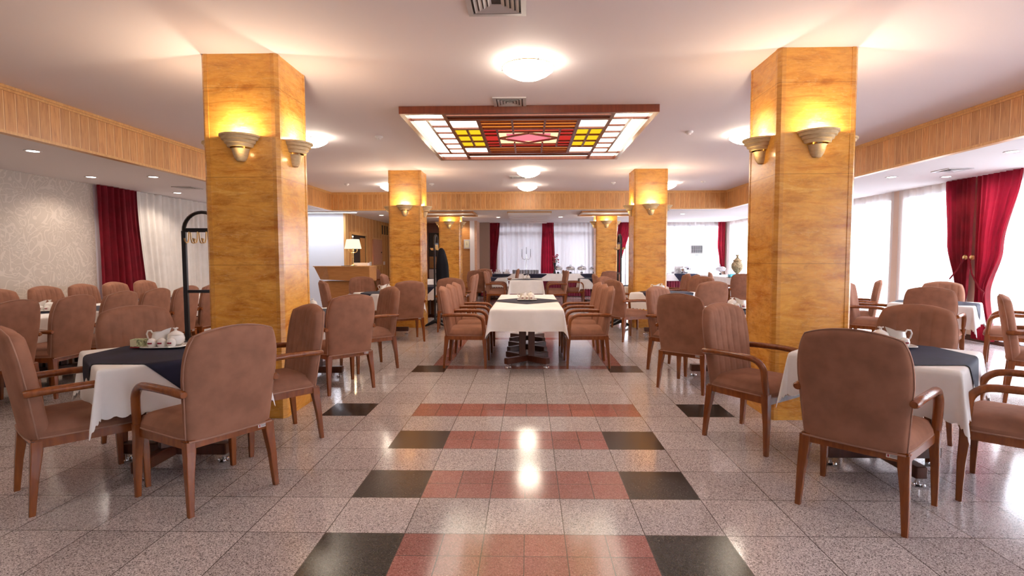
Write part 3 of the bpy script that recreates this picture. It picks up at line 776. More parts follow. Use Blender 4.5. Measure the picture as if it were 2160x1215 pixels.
# window aisle
WR = 'at the table before tied curtains'
dining(5.5, 4.75, R45, WR)
chair(5.07, 4.2, 47, 'suede armchair with its back to the camera ' + WR, GC)
chair(5.86, 5.2, 222, 'pale suede armchair facing the camera ' + WR, GC)
chair(6.0, 4.1, 138, 'suede armchair whose seat shows before the window ' + WR, GC)
chair(4.95, 5.2, -40, 'fluted suede armchair beside the front pillar edge ' + WR, GC)
chair(4.87, 2.52, -40, 'suede armchair facing the windows at the photo edge, alone before the white sheers', GC)
W6 = 'at the table behind front pillar'
dining(4.7, 6.75, R45, W6)
chair(5.32, 6.2, 149, 'slim looking side-on suede armchair ' + W6, GC)
chair(5.4, 7.3, 225, 'suede armchair mostly hidden ' + W6, GC)
W7 = 'at the table before the samovar'
dining(5.45, 10.2, R45, W7)
chair(4.80, 10.75, -20, 'fluted pale suede armchair ' + W7, GC)
chair(4.86, 9.65, 70, 'suede armchair with its back to the camera ' + W7, GC)

# wallpaper aisle row
WX = -5.56
for k_, nm in enumerate(('first', 'second', 'third', 'fourth', 'fifth', 'sixth')):
    place(TB, (WX, 1.75 + .88 * k_, 0), 0, f'dark wooden pedestal table, {nm} in the row by the wallpaper', 'table', 'pedestal dining tables')
bigcloth(WX, 3.95, .435, 2.64, .27, 'long white tablecloth over the row by the wallpaper')
for k_, yy in enumerate((-1.75, -.1, 1.5)):
    bigrunner(WX, 3.95, .435, 2.64, yy, .60, .58, 'navy cloth on the row by the wallpaper, ' + ('nearest', 'middle', 'farthest')[k_] + ' of three')
for k_, yy in enumerate((3.55, 4.85, 5.95)):
    teaset(WX - .1, yy, ZT + .005, .3, 'on the row by the wallpaper, ' + ('nearest', 'middle', 'farthest')[k_] + ' set', k_ < 2)
for k_, yy in enumerate((2.12, 2.78, 3.40, 3.98, 4.58, 5.20)):
    chair(-4.90, yy, 180, 'suede armchair facing the wallpaper, ' + ('nearest', 'second', 'third', 'fourth', 'fifth', 'sixth')[k_] + ' of its row', 'armchairs of the row by the wallpaper')
for k_, yy in enumerate((3.2, 3.86, 4.52, 5.14, 5.76, 6.42)):
    chair(-6.23, yy, 0, 'suede armchair backed by the wallpaper, ' + ('nearest', 'second', 'third', 'fourth', 'fifth', 'sixth')[k_] + ' of its row', 'armchairs of the row by the wallpaper')
# leaf-print box beside the nearest condiment set
bx = empty('tissue_box', (-2.665, 1.02, ZT + .011), .1)
MB().box(-.042, .042, -.03, .03, .008, .058).build('box', M['cardgreen'], bx)
MB().box(-.044, .044, -.032, .032, 0, .008).build('base', M['darkred'], bx)
MB().box(-.0425, .0, -.0306, -.0301, .012, .055).build('cream_panel', M['cardcream'], bx)
tag(bx, 'small leaf printed box with red base beside the condiment set at first wallpaper side table', 'box')

# ================================================================ CEILING FITTINGS
def dome(x, y, z, label, p=16):
    root = empty('ceiling_dome_light', (x, y, z))
    b = MB(); b.lathe([(.215, -.045), (.225, -.047), (.220, -.064), (.18, -.095), (.12, -.125), (.055, -.143), (0, -.148)], 32); b.build('glass_shade', M['dome'], root, 60)
    MB().lathe([(.226, -.040), (.231, -.044), (.229, -.050), (.222, -.050)], 32, cap=False).build('rim', M['brass'], root, 60)
    MB().lathe([(.0, -.03), (.10, -.03), (.11, 0), (0, 0)], 24).build('base_plate', M['white_paint'], root, 40)
    b = MB()
    for k_ in range(3):
        t = 2 * PI * k_ / 3 + .9; b.box(.205, .235, -.006, .006, -.056, -.036, mx=Matrix.Rotation(t, 4, 'Z')); b.box(.10, .21, -.004, .004, -.03, -.026, mx=Matrix.Rotation(t, 4, 'Z'))
    b.build('clip', M['chrome'], root)
    tag(root, label, 'ceiling light', 'opal dome ceiling lights')
    for k_ in range(3):
        t = 2 * PI * k_ / 3; point('dome_lamp', (x + .17 * math.cos(t), y + .17 * math.sin(t), z - .022), p * .12, (1, .86, .70), .015)
dome(.022, 2.20, HC, 'opal glass dome light on the raised ceiling, nearest, before the stained glass panel')
dome(.026, 7.98, HC, 'opal glass dome light just past the stained glass panel')
dome(.0, 10.15, HC, 'opal glass dome light closest to the wood fascia')
dome(-3.03, 5.0, HC, 'opal glass dome light half hidden by the front wallpaper side pillar')
dome(3.03, 5.0, HC, 'opal glass dome light half hidden by the front window side pillar')
dome(-3.2, 10.0, HC, 'opal glass dome light half hidden by the middle wallpaper side pillar')
dome(3.2, 10.0, HC, 'opal glass dome light half hidden by the middle window side pillar')
dome(-3.1, -1.2, HC, 'opal glass dome light behind the viewer on the wallpaper side'); dome(3.1, -1.2, HC, 'opal glass dome light behind the viewer on the window side')
dome(0, -3.2, HC, 'opal glass dome light behind the viewer in the centre')

st_ = empty('ceiling_strip_light', (-5.9, 12.25, HS)); tag(st_, 'cool white strip light on the lower ceiling before the reception wall', 'ceiling light')
MB().box(-1.2, 1.2, -.05, .05, -.03, -.001).build('housing', M['white_paint'], st_); MB().box(-1.18, 1.18, -.035, .035, -.036, -.0305).build('diffuser', emit('cool_tube', (.80, .88, 1), 6), st_)
l = bpy.data.lights.new('strip_lamp', 'AREA'); l.shape = 'RECTANGLE'; l.size = 2.3; l.size_y = .08; l.energy = 26; l.color = (.82, .88, 1)
o = bpy.data.objects.new('strip_lamp', l); col.objects.link(o); o.location = (-5.9, 12.25, HS - .045)
# stained glass ceiling panel
SGX, SGY, SG = .025, 4.98, 1.46
sg = empty('stained_glass_ceiling_light', (SGX, SGY, HC)); tag(sg, 'square mahogany framed stained glass ceiling light over the aisle', 'ceiling light')
b = MB()
for (x0, x1, y0, y1) in ((-SG, SG, -SG, -SG + .055), (-SG, SG, SG - .055, SG), (-SG, -SG + .055, -SG + .055, SG - .055), (SG - .055, SG, -SG + .055, SG - .055)): b.box(x0, x1, y0, y1, -.085, -.001)
b.build('frame', M['redwood'], sg)
b = MB(); zb0, zb1, wv = -.056, -.035, .022
def bar(x0, y0, x1, y1, wd=.022):
    p0 = Vector((x0, y0, 0)); p1 = Vector((x1, y1, 0)); d = (p1 - p0).normalized(); n = Vector((-d.y, d.x, 0)) * wd
    q = [p0 - n, p1 - n, p1 + n, p0 + n]; dz = .0 if abs(d.x) > .5 else .0008
    b.prism([(v.x, v.y, zb0 - dz) for v in q], [(v.x, v.y, zb1) for v in q])
E_ = SG - .055
for sx in (-1, 1):
    bar(sx * .98, -E_, sx * .98, E_); bar(sx * .61, -1.05, sx * .61, 1.05); bar(sx * 1.22, -1.05, sx * 1.22, 1.05, .015); bar(sx * .795, -.57, sx * .795, .57, .014)
    bar(sx * .41, -.57, sx * .41, .57, .012); bar(sx * .2, -1.05, sx * .2, .0 - .28, .012); bar(sx * .2, 1.05, sx * .2, .28, .012)
    for q in range(1, 6): bar(sx * .98, -1.05 + .35 * q, sx * 1.22, -1.05 + .35 * q, .014)
    for sy in (-1, 1):
        bar(sx * .98, sy * 1.05, sx * E_, sy * 1.05); bar(sx * .61, sy * .19, sx * .98, sy * .19, .014); bar(sx * .41, 0, 0, sy * .30, .014)
for sy in (-1, 1):
    bar(-.98, sy * 1.05, .98, sy * 1.05, .045); bar(-.98, sy * .57, .98, sy * .57, .03); bar(-.98, sy * 1.22, .98, sy * 1.22, .02); bar(-.61, sy * .75, .61, sy * .75, .012); bar(-.61, sy * .9, .61, sy * .9, .012)
    bar(-.61, sy * .38, .61, sy * .38, .01); bar(-.61, sy * .19, -.41, sy * .19, .01); bar(.41, sy * .19, .61, sy * .19, .01)
b.build('lattice', M['redwood'], sg)
def glass(name, rects, mt, z=-.034):
    for (x0, x1, y0, y1) in rects: MB().box(x0, x1, y0, y1, z, z + .006).build(name, mt, sg)
wr = []
for sx in (-1, 1):
    xs = sorted((sx * 1.0, sx * 1.40)); wr.append((xs[0], xs[1], -1.40, 1.40))
    for sy in (-1, 1):
        xs2 = sorted((sx * .62, sx * .97)); ys = sorted((sy * .58, sy * 1.04)); wr.append((xs2[0], xs2[1], ys[0], ys[1]))
for sy in (-1, 1): ys = sorted((sy * 1.24, sy * 1.40)); wr.append((-.97, .97, ys[0], ys[1]))
glass('white_glass', wr, M['lit_white'])
glass('yellow_glass', [(-.97, -.62, -.56, .56), (.62, .97, -.56, .56)], M['lit_yellow'])
glass('amber_glass', [(-.60, .60, -1.04, -.58), (-.60, .60, .58, 1.04)], M['lit_amber'])
glass('red_glass', [(-.60, -.42, -.56, .56), (.42, .60, -.56, .56), (-.42, .42, .39, .56), (-.42, .42, -.56, -.39)], M['lit_red'])
glass('peach_glass', [(-.40, .40, -.38, -.24), (-.40, .40, .24, .38), (-.40, -.30, -.24, .24), (.30, .40, -.24, .24)], emit('lit_peach_glass', (1, .55, .28), 1.6))
glass('pink_glass', [(-.30, .30, -.24, .24)], M['lit_pink'])
glass('border_board', [(-.97, .97, 1.06, 1.23), (-.97, .97, -1.23, -1.06)], M['redwood'], -.033)
l = bpy.data.lights.new('stained_panel_lamp', 'AREA'); l.shape = 'SQUARE'; l.size = 2.6; l.energy = 20; l.color = (1, .72, .45)
o = bpy.data.objects.new('stained_panel_lamp', l); col.objects.link(o); o.location = (SGX, SGY, HC - .1)

def diffuser(x, y, s, label, z=HC, cat='air vent'):
    root = empty('ceiling_air_vent', (x, y, z)); b = MB(); h = s / 2
    def fr(r0, r1, z0, z1):
        for (a0, a1, b0, b1) in ((-r0, r0, -r0, -r1), (-r0, r0, r1, r0), (-r0, -r1, -r1, r1), (r1, r0, -r1, r1)): b.box(a0, a1, b0, b1, z0, z1)
    fr(h, h - .035, -.012, -.0005); b.build('frame', M['grey_metal'], root)
    b = MB(); b.box(-h + .036, h - .036, -h + .036, h - .036, -.0022, -.001); b.build('dark_duct', M['dark'], root)
    b = MB(); r = h - .05
    while r > .03:
        q = [(-r, -r), (r, -r), (r, r), (-r, r)]; q2 = [(x_ * (r - .022) / r, y_ * (r - .022) / r) for x_, y_ in q]
        for i in range(4):
            a, c = q[i], q[(i + 1) % 4]; d, e = q2[(i + 1) % 4], q2[i]
            b.prism([(a[0], a[1], -.012), (c[0], c[1], -.012), (d[0], d[1], -.004), (e[0], e[1], -.004)], [(a[0], a[1], -.015), (c[0], c[1], -.015), (d[0], d[1], -.007), (e[0], e[1], -.007)])
        r -= .032
    b.build('louvre', M['grey_metal'], root); tag(root, label, cat, 'square ceiling air vents'); return root
diffuser(-.19, 1.06, .40, 'square louvred air vent cut by the top photo edge'); diffuser(-.18, 3.38, .36, 'square louvred air vent touching the stained glass light frame')
diffuser(-.2, 8.9, .36, 'square louvred air vent between the two far dome lights'); diffuser(-6.15, 7.1, .36, 'square louvred air vent in the lower ceiling on the wallpaper side', HS)
diffuser(6.3, 5.6, .36, 'square louvred air vent in the lower ceiling on the window side', HS)
def downlight(x, y, label, p=5):
    root = empty('recessed_downlight', (x, y, HS)); MB().lathe([(.062, -.001), (.088, -.001), (.090, -.005), (.085, -.009), (.062, -.006)], 24, cap=False).build('ring', M['white_paint'], root, 40)
    MB().lathe([(0, -.004), (.063, -.004), (.063, -.002), (0, -.002)], 24).build('lamp_face', M['spot'], root)
    tag(root, label, 'downlight', 'round recessed downlights'); l = bpy.data.lights.new('downlight_beam', 'SPOT'); l.energy = p * 7; l.spot_size = 2.5; l.spot_blend = .6; l.color = (1, .83, .68); l.shadow_soft_size = .06
    o = bpy.data.objects.new('downlight_beam', l); col.objects.link(o); o.location = (x, y, HS - .02)
for i, (x, y) in enumerate([(-5.86, 3.74), (-5.86, 5.80), (-6.83, 5.77), (-6.83, 7.85), (-5.86, 7.85), (-5.86, 1.7), (-6.83, 1.7)]):
    downlight(x, y, ['first downlight from the camera beside the wood fascia on the wallpaper side', 'second downlight beside the wood fascia on the wallpaper side', 'downlight above the wallpaper, nearer the wall', 'downlight above the red curtain and white drapes', 'farther downlight beside the wood fascia, hidden by the pillar', 'downlight over the row by the wallpaper, out of view', 'downlight by the wallpaper, out of view'][i], 6)
for i, (x, y) in enumerate([(5.95, 4.2), (6.75, 6.3), (5.88, 6.3)]):
    downlight(x, y, ['nearest round downlight on the window side', 'round downlight near the tops of the red curtains', 'round downlight beside the vent on the window side'][i], 3)
for i, (x, y) in enumerate([(-.94, 14.6), (1.04, 14.6), (-2.3, 15.9), (2.3, 15.9), (-4.4, 13.6), (4.6, 13.6), (-3.4, 12.1)]):
    downlight(x, y, ['downlight beside the slatted panel, wallpaper side', 'downlight beside the slatted panel, window side', 'downlight before the framed clock', 'downlight over the buffet by the back pillar', 'downlight over the reception corner', 'downlight over the window side buffet', 'downlight just past the wood fascia'][i], 4)
def detector(x, y, label):
    o = MB().lathe([(0, -.045), (.022, -.045), (.026, -.03), (.045, -.025), (.055, -.012), (.055, 0), (0, 0)], 20).build('smoke_detector', M['white_paint'], None, 40, (x, y, HC)); tag(o, label, 'smoke detector', 'ceiling smoke detectors')
detector(-2.07, 5.0, 'white smoke detector beside the stained glass light, wallpaper side'); detector(2.2, 4.85, 'white smoke detector beside the stained glass light, window side')
detector(-2.2, 9.85, 'white smoke detector near the fascia past the middle wallpaper side pillar'); detector(1.95, 9.8, 'white smoke detector near the fascia past the window side pillar'); detector(-4.15, 9.8, 'small white ceiling sensor before the reception fascia'); detector(3.95, 9.7, 'small white ceiling sensor near the window side fascia corner')
# slatted ceiling panel and coffers at the back
sp = empty('slatted_ceiling_panel', (.05, 14.4, HS)); tag(sp, 'pale wooden ceiling panel with broad cross slats over the far tables', 'ceiling panel')
MB().box(-.62, .62, -1.9, 1.9, -.03, -.001).build('panel', M['trimwood'], sp)
for k_ in range(4): MB().box(-.60, .60, -1.85 + k_ * 1.0, -1.15 + k_ * 1.0, -.10, -.03).build('slat', M['soffit'], sp)
for s in (-1, 1):
    b = MB(); X0 = s * 2.35
    for (a0, a1, c0, c1) in ((-.85, .85, -.7, -.66), (-.85, .85, .62, .66), (-.85, -.81, -.66, .62), (.81, .85, -.66, .62)): b.box(a0, a1, c0, c1, -.05, -.001)
    o = b.build('ceiling_frame_moulding', M['counterwood'], None, None, (X0, 13.05, HS)); tag(o, f'thin wooden ceiling frame before the back {side_name[s]} pillar', 'ceiling frame', 'ceiling frames')

# ================================================================ CURTAINS
def curtain(name, axis, fixed, spans, folds, amp, mt, label, cat='curtain', group=None, sgn=-1, nv=40, seed=0):
    """spans: list of (z, s0, s1) from bottom to top"""
    def interp(z):
        for (za, a0, a1), (zb_, b0, b1) in zip(spans, spans[1:]):
            if za <= z <= zb_:
                t = (z - za) / (zb_ - za); t = t * t * (3 - 2 * t); return a0 + (b0 - a0) * t, a1 + (b1 - a1) * t
        return spans[-1][1:]
    z0, z1 = spans[0][0], spans[-1][0]; top = abs(spans[-1][2] - spans[-1][1])
    def fn(u, v):
        z = z0 + (z1 - z0) * v; a, b_ = interp(z); wid = abs(b_ - a) / top
        s = a + (b_ - a) * (u + .006 * math.sin(9 * u + 3 * v + seed))
        ph = 2 * PI * folds * u + .5 * math.sin(7 * u + seed) + .15 * math.sin(4 * v + 5 * u)
        off = amp * (1 + .35 * math.sin(5 * u + seed)) * (math.sin(ph) + .25 * math.sin(2.3 * ph + seed)) * (1.25 - .35 * wid) * (1 - .15 * v)
        q = fixed + sgn * (amp * 1.5 + off)
        return (q, s, z) if axis == 'y' else (s, q, z)
    o = MB().grid(fn, int(folds * 12), nv).build(name, mt, None, 80); tag(o, label, cat, group); return o
RC = 'red velvet curtains'
curtain('red_curtain', 'y', XL + .02, [(.04, 6.60, 7.75), (HS - .005, 6.60, 7.55)], 7, .045, M['red_velvet'], 'dark red velvet curtain beside the damask wallpaper', group=RC, sgn=1)
curtain('white_drape', 'y', XL + .02, [(.04, 7.72, 12.6), (HS - .005, 7.56, 12.6)], 26, .04, M['drape'], 'long white pleated drape on the wallpaper side wall', sgn=1, seed=2)
cn = curtain('red_curtain', 'y', XR - .05, [(.05, 5.82, 6.22), (.80, 5.95, 6.18), (1.5, 5.72, 6.21), (HS - .005, 5.42, 6.22)], 7, .035, M['red_velvet'], 'tied back bright red curtain on the camera side of the window pier', group=RC, seed=1)
cf = curtain('red_curtain', 'y', XR - .05, [(.05, 6.62, 6.98), (.85, 6.34, 6.60), (1.6, 6.30, 6.82), (HS - .005, 6.28, 6.90)], 6, .035, M['red_velvet'], 'tied back dark red curtain on the far side of the window pier', group=RC, seed=4)
MB().tube([(XR - .17, 6.25, 1.34), (XR - .20, 6.15, 1.1), (XR - .2, 6.0, .88), (XR - .18, 5.93, .82), (XR - .19, 5.95, .6), (XR - .185, 5.99, .45)], .012, 8).build('tieback_cord', M['red_velvet'], cn, 50)
MB().tube([(XR - .17, 6.35, 1.34), (XR - .2, 6.45, 1.15), (XR - .2, 6.6, 1.0)], .012, 8).build('tieback_cord', M['red_velvet'], cf, 50)
for k_, (yy, lb) in enumerate(((6.24, 'camera side'), (6.38, 'far side'))):
    b = MB(); mx = Matrix.Translation((XR, yy, 1.36)) @ Matrix.Rotation(-PI / 2, 4, 'Y'); b.lathe([(.035, 0), (.035, .008), (.014, .012), (.014, .10), (.03, .115), (.042, .13), (.035, .15), (0, .155)], 16, mx=mx)
    o = b.build('curtain_holdback', M['brass'], None, 40); tag(o, f'round wooden and brass curtain holdback, {lb} of the window pier', 'curtain holdback', 'curtain holdbacks')
SH = 'white sheer curtains'
for (a, b_, lb) in ((-6.4, -2.6, 'behind the viewer along the windows'), (-2.6, 1.4, 'beside the camera along the windows'), (1.4, 5.9, 'at the photo edge, next to the tied red curtain'), (6.4, 8.15, 'just past the tied red curtains'), (8.3, 11.3, 'in the middle of the window wall'), (11.4, 14.3, 'toward the samovar'), (14.9, 17.3, 'at the far end of the window wall')):
    curtain('sheer_curtain', 'y', XR - .01, [(.07, a, b_), (HS - .005, a, b_)], int((b_ - a) * 5.5), .022, M['sheer'], 'bright white sheer curtain ' + lb, group=SH, nv=8, seed=a)
for (a, b_, lb, mt) in ((-1.15, .60, 'between the first and second red back curtains', 'sheer_back'), (.90, 3.45, 'right behind the chafing dishes', 'sheer_back'), (3.6, 7.1, 'around the air conditioner', 'sheer')):
    curtain('sheer_curtain', 'x', YB - .01, [(.07, a, b_), (HS - .005, a, b_)], int((b_ - a) * 6), .03, M[mt], 'white sheer curtain ' + lb + ' on the back windows', group=SH, nv=8, seed=b_)
curtain('red_curtain', 'x', YB - .09, [(.05, -1.66, -1.25), (1.0, -1.66, -1.18), (HS - .005, -1.66, -1.04)], 6, .03, M['red_velvet'], 'dark red curtain at the taupe end of the back windows', group=RC, seed=3)
curtain('red_curtain', 'x', YB - .09, [(.05, .46, .98), (1.0, .48, 1.0), (HS - .005, .52, .95)], 5, .03, M['red_velvet'], 'straight dark red curtain behind the flower vase', group=RC, seed=5)
curtain('red_curtain', 'x', YB - .09, [(.05, 3.12, 3.36), (1.0, 3.15, 3.42), (HS - .005, 3.30, 3.78)], 5, .03, M['red_velvet'], 'red curtain behind the window side coat rack', group=RC, seed=6)
curtain('red_curtain', 'x', YB - .10, [(.9, 7.10, 7.2), (1.2, 7.0, 7.2), (1.8, 6.92, 7.2), (HS - .005, 6.94, 7.2)], 3, .03, M['red_velvet'], 'narrow pinkish red curtain in the far window corner', group=RC, seed=7)
curtain('red_curtain', 'y', XR - .06, [(.05, 14.35, 14.8), (1.0, 14.4, 14.85), (HS - .005, 14.2, 14.95)], 5, .03, M['red_velvet'], 'dark red curtain showing beside the front pillar behind the samovar', group=RC, seed=8)

# ================================================================ COAT RACKS
def make_rack():
    root = empty('coat_rack'); mt = M['black_metal']; h = .18
    for s in (-1, 1):
        MB().bbox(s * h - .02, s * h + .02, -.016, .016, .08, 1.65, .003).build('upright', mt, root)
        MB().tube([(s * h, -.20, .02), (s * h, -.15, .045), (s * h, -.06, .09), (s * h, 0, .12), (s * h, .06, .09), (s * h, .15, .045), (s * h, .20, .02)], [.016, .026, .036, .042, .036, .026, .016], 10, upv=(1, 0, 0)).build('foot', mt, root, 50)
    MB().tube([(h * math.cos(PI * i / 16), 0, 1.65 + h * math.sin(PI * i / 16)) for i in range(17)], .024, 8, sec=(.7, 1), upv=(0, 1, 0)).build('arch', mt, root, 50)
    MB().bbox(-h + .02, h - .02, -.014, .014, 1.635, 1.675, .003).build('cross_bar', mt, root)
    MB().bbox(-h + .02, h - .02, -.012, .012, 1.04, 1.07, .003).build('lower_bar', mt, root)
    MB().bbox(-h + .02, h - .02, -.010, .010, .20, .23, .003).build('bottom_bar', mt, root)
    for k_ in range(4):
        for sy in (-1, 1):
            x = -h + .055 + k_ * .083; MB().tube([(x, sy * .012, 1.64), (x, sy * .02, 1.57), (x, sy * .035, 1.535), (x, sy * .065, 1.53), (x, sy * .085, 1.55), (x, sy * .09, 1.575)], [.006, .006, .007, .006, .006, .009], 8, upv=(1, 0, 0)).build('hook', M['brass'], root, 50)
    return root
RK = make_rack()
place(RK, (-3.17, 2.62, 0), .05, 'black arched coat rack with brass hooks beside the front pillar on the wallpaper side', 'coat rack', 'black arched coat racks')
place(RK, (-1.84, 8.22, 0), PI / 2, 'black arched coat rack holding a black coat beside the middle pillar', 'coat rack', 'black arched coat racks')
place(RK, (1.84, 8.22, 0), PI / 2, 'empty black arched coat rack beside the middle pillar on the window side', 'coat rack', 'black arched coat racks')
def coat(u, v):
    a = 2 * PI * u; z = 1.57 - 1.08 * v
    rx = .02 + .085 * min(1, v * 3.2) ** .42 + .045 * v; ry = .025 + .07 * min(1, v * 4) ** .8 + .02 * v
    f = 1 + .10 * v * math.sin(7 * a + 2 * v) + .05 * math.sin(3 * a + 8 * v)
    return (-1.70 + rx * f * math.cos(a) + .045 * v, 8.02 + ry * f * math.sin(a), z)
o = MB().grid(coat, 44, 30).build('hanging_coat', M['black_cloth'], None, 80); tag(o, 'long black coat hanging on the coat rack beside the middle pillar', 'coat')

# ================================================================ RECEPTION
rc = empty('reception_counter', (-4.4, 10.9, 0)); tag(rc, 'honey veneer reception counter before the pale plaster wall', 'counter')
b = MB(); b.prism([(-.80, -.10, .84), (-.50, -.30, .84), (.50, -.30, .80), (.50, .30, .80), (-.80, .30, .84)], [(-.95, -.12, 1.16), (-.55, -.32, 1.16), (.50, -.32, 1.16), (.50, .30, 1.16), (-.95, .30, 1.16)]); b.build('upper_front', M['counterwood'], rc)
MB().prism([(-.97, -.14, 1.161), (-.55, -.34, 1.161), (.52, -.34, 1.161), (.52, .32, 1.161), (-.97, .32, 1.161)], [(-.97, -.14, 1.18), (-.55, -.34, 1.18), (.52, -.34, 1.18), (.52, .32, 1.18), (-.97, .32, 1.18)]).build('counter_top', M['trimwood'], rc)
MB().box(-.70, .44, -.12, .26, 0, .80).build('lower_front', M['counterwood'], rc)
o = MB().box(-4.62, -4.28, 10.66, 10.85, 1.181, 1.19).build('dark_folder', M['black_plastic']); tag(o, 'flat black folder lying on the reception counter', 'folder')
o = MB().bbox(-4.42, -4.05, 10.95, 11.12, 1.181, 1.255, .004).build('white_file_box', M['white_paint']); tag(o, 'low white box beside the lit lamp on the reception counter', 'box')
lp = empty('table_lamp', (-4.35, 11.0, 1.255)); tag(lp, 'brass candlestick lamp with lit pleated shade on the reception counter', 'table lamp'); lp.location = (-4.38, 10.85, 1.181)
MB().lathe([(0, 0), (.07, 0), (.075, .012), (.03, .03), (.014, .05), (.012, .2), (.02, .22), (.012, .24), (.012, .44), (0, .45)], 20).build('stand', M['brass'], lp, 40)
b = MB()
for k_ in range(4):
    t = PI / 2 * k_ + .4; c, s_ = math.cos(t), math.sin(t); b.tube([(0, 0, .36), (.04 * c, .04 * s_, .33), (.09 * c, .09 * s_, .35), (.10 * c, .10 * s_, .39)], .007, 7); b.lathe([(0, 0), (.022, .008), (.018, .014), (.012, .03), (0, .03)], 10, (.10 * c, .10 * s_, .385))
b.build('candle_arm', M['brass'], lp, 40)
def shade(u, v):
    a = 2 * PI * u; r = .205 - .055 * v + .004 * math.sin(36 * a); return (r * math.cos(a), r * math.sin(a), .43 + .235 * v)
MB().grid(shade, 144, 4).build('lamp_shade', M['shade'], lp, 60)
MB().lathe([(.004, .66), (.004, .70), (.018, .715), (.020, .73), (.01, .745), (0, .748)], 12).build('finial', M['chrome'], lp, 40)
point('table_lamp_bulb', (-4.38, 10.85, 1.96), 6, (1, .72, .4), .06); point('table_lamp_bulb', (-4.38, 10.85, 1.50), 4, (1, .72, .4), .06)
nc = empty('service_hatch', (-5.2, 13.85, 1.15)); tag(nc, 'framed service hatch in the wood panelling behind the lit lamp', 'hatch')
b = MB(); b.box(0, .05, -.80, -.72, 0, 1.0); b.box(0, .05, .72, .80, 0, 1.0); b.box(0, .05, -.72, .72, .92, 1.0); b.box(0, .07, -.72, .72, 0, .06); b.build('frame', M['trimwood'], nc)
MB().box(.001, .01, -.72, .72, .06, .92).build('dark_opening', M['dark'], nc); MB().box(.011, .03, .15, .6, .06, .85).build('sliding_door', M['counterwood'], nc)
pn = empty('wall_cupboard', (-5.2, 15.9, 1.15)); tag(pn, 'pinkish brown cupboard door set in the panelled wall', 'cupboard door')
MB().box(0, .03, -.55, .55, 0, .86).build('door', M['pinkpanel'], pn); MB().box(0, .02, -.60, .60, -.05, -.01).build('ledge', M['trimwood'], pn); MB().box(0, .02, -.60, .60, .87, .91).build('top_trim', M['trimwood'], pn)
MB().lathe([(0, 0), (.02, 0), (.02, .03), (0, .03)], 10, mx=Matrix.Translation((.03, .42, .42)) @ Matrix.Rotation(PI / 2, 4, 'Y')).build('knob', M['black_plastic'], pn)
for k_, yy in enumerate((15.05, 16.75)):
    o = MB().bbox(-5.2, -5.165, yy - .07, yy + .07, 1.13, 1.25, .004).build('wall_socket', M['white_paint']); tag(o, 'white socket on the panelled wall, ' + ('camera side' if k_ == 0 else 'far side') + ' of the cupboard door', 'socket', 'wall sockets')
for k_ in range(3):
    g = empty('wall_grille', (-5.2, 16.55 + .32 * k_, 2.2)); MB().box(0, .02, -.13, .13, 0, .36).build('backing', M['dark'], g)
    b = MB()
    for (a0, a1, c0, c1) in ((-.14, -.11, -.01, .37), (.11, .14, -.01, .37), (-.11, .11, -.01, .02), (-.11, .11, .34, .37)): b.box(0, .03, a0, a1, c0, c1)
    b.build('frame', M['trimwood'], g); tag(g, ('first', 'second', 'third')[k_] + ' small dark grille high on the panelled wall', 'grille', 'wall grilles')
ck = empty('framed_clock', (-2.13, YB - 1.2, 1.85)); tag(ck, 'small square silver framed clock on the wood pier beside the back pillar', 'wall clock')
MB().bbox(-.11, .11, -.03, 0, -.16, .16, .008).build('frame', M['grey_metal'], ck); MB().box(-.075, .075, -.033, -.0305, -.12, .12).build('face', M['cardcream'], ck)
MB().box(-.004, .004, -.0345, -.0335, -.04, .06).box(-.004, .02, -.0345, -.0335, -.008, 0).build('hand', M['black_plastic'], ck)

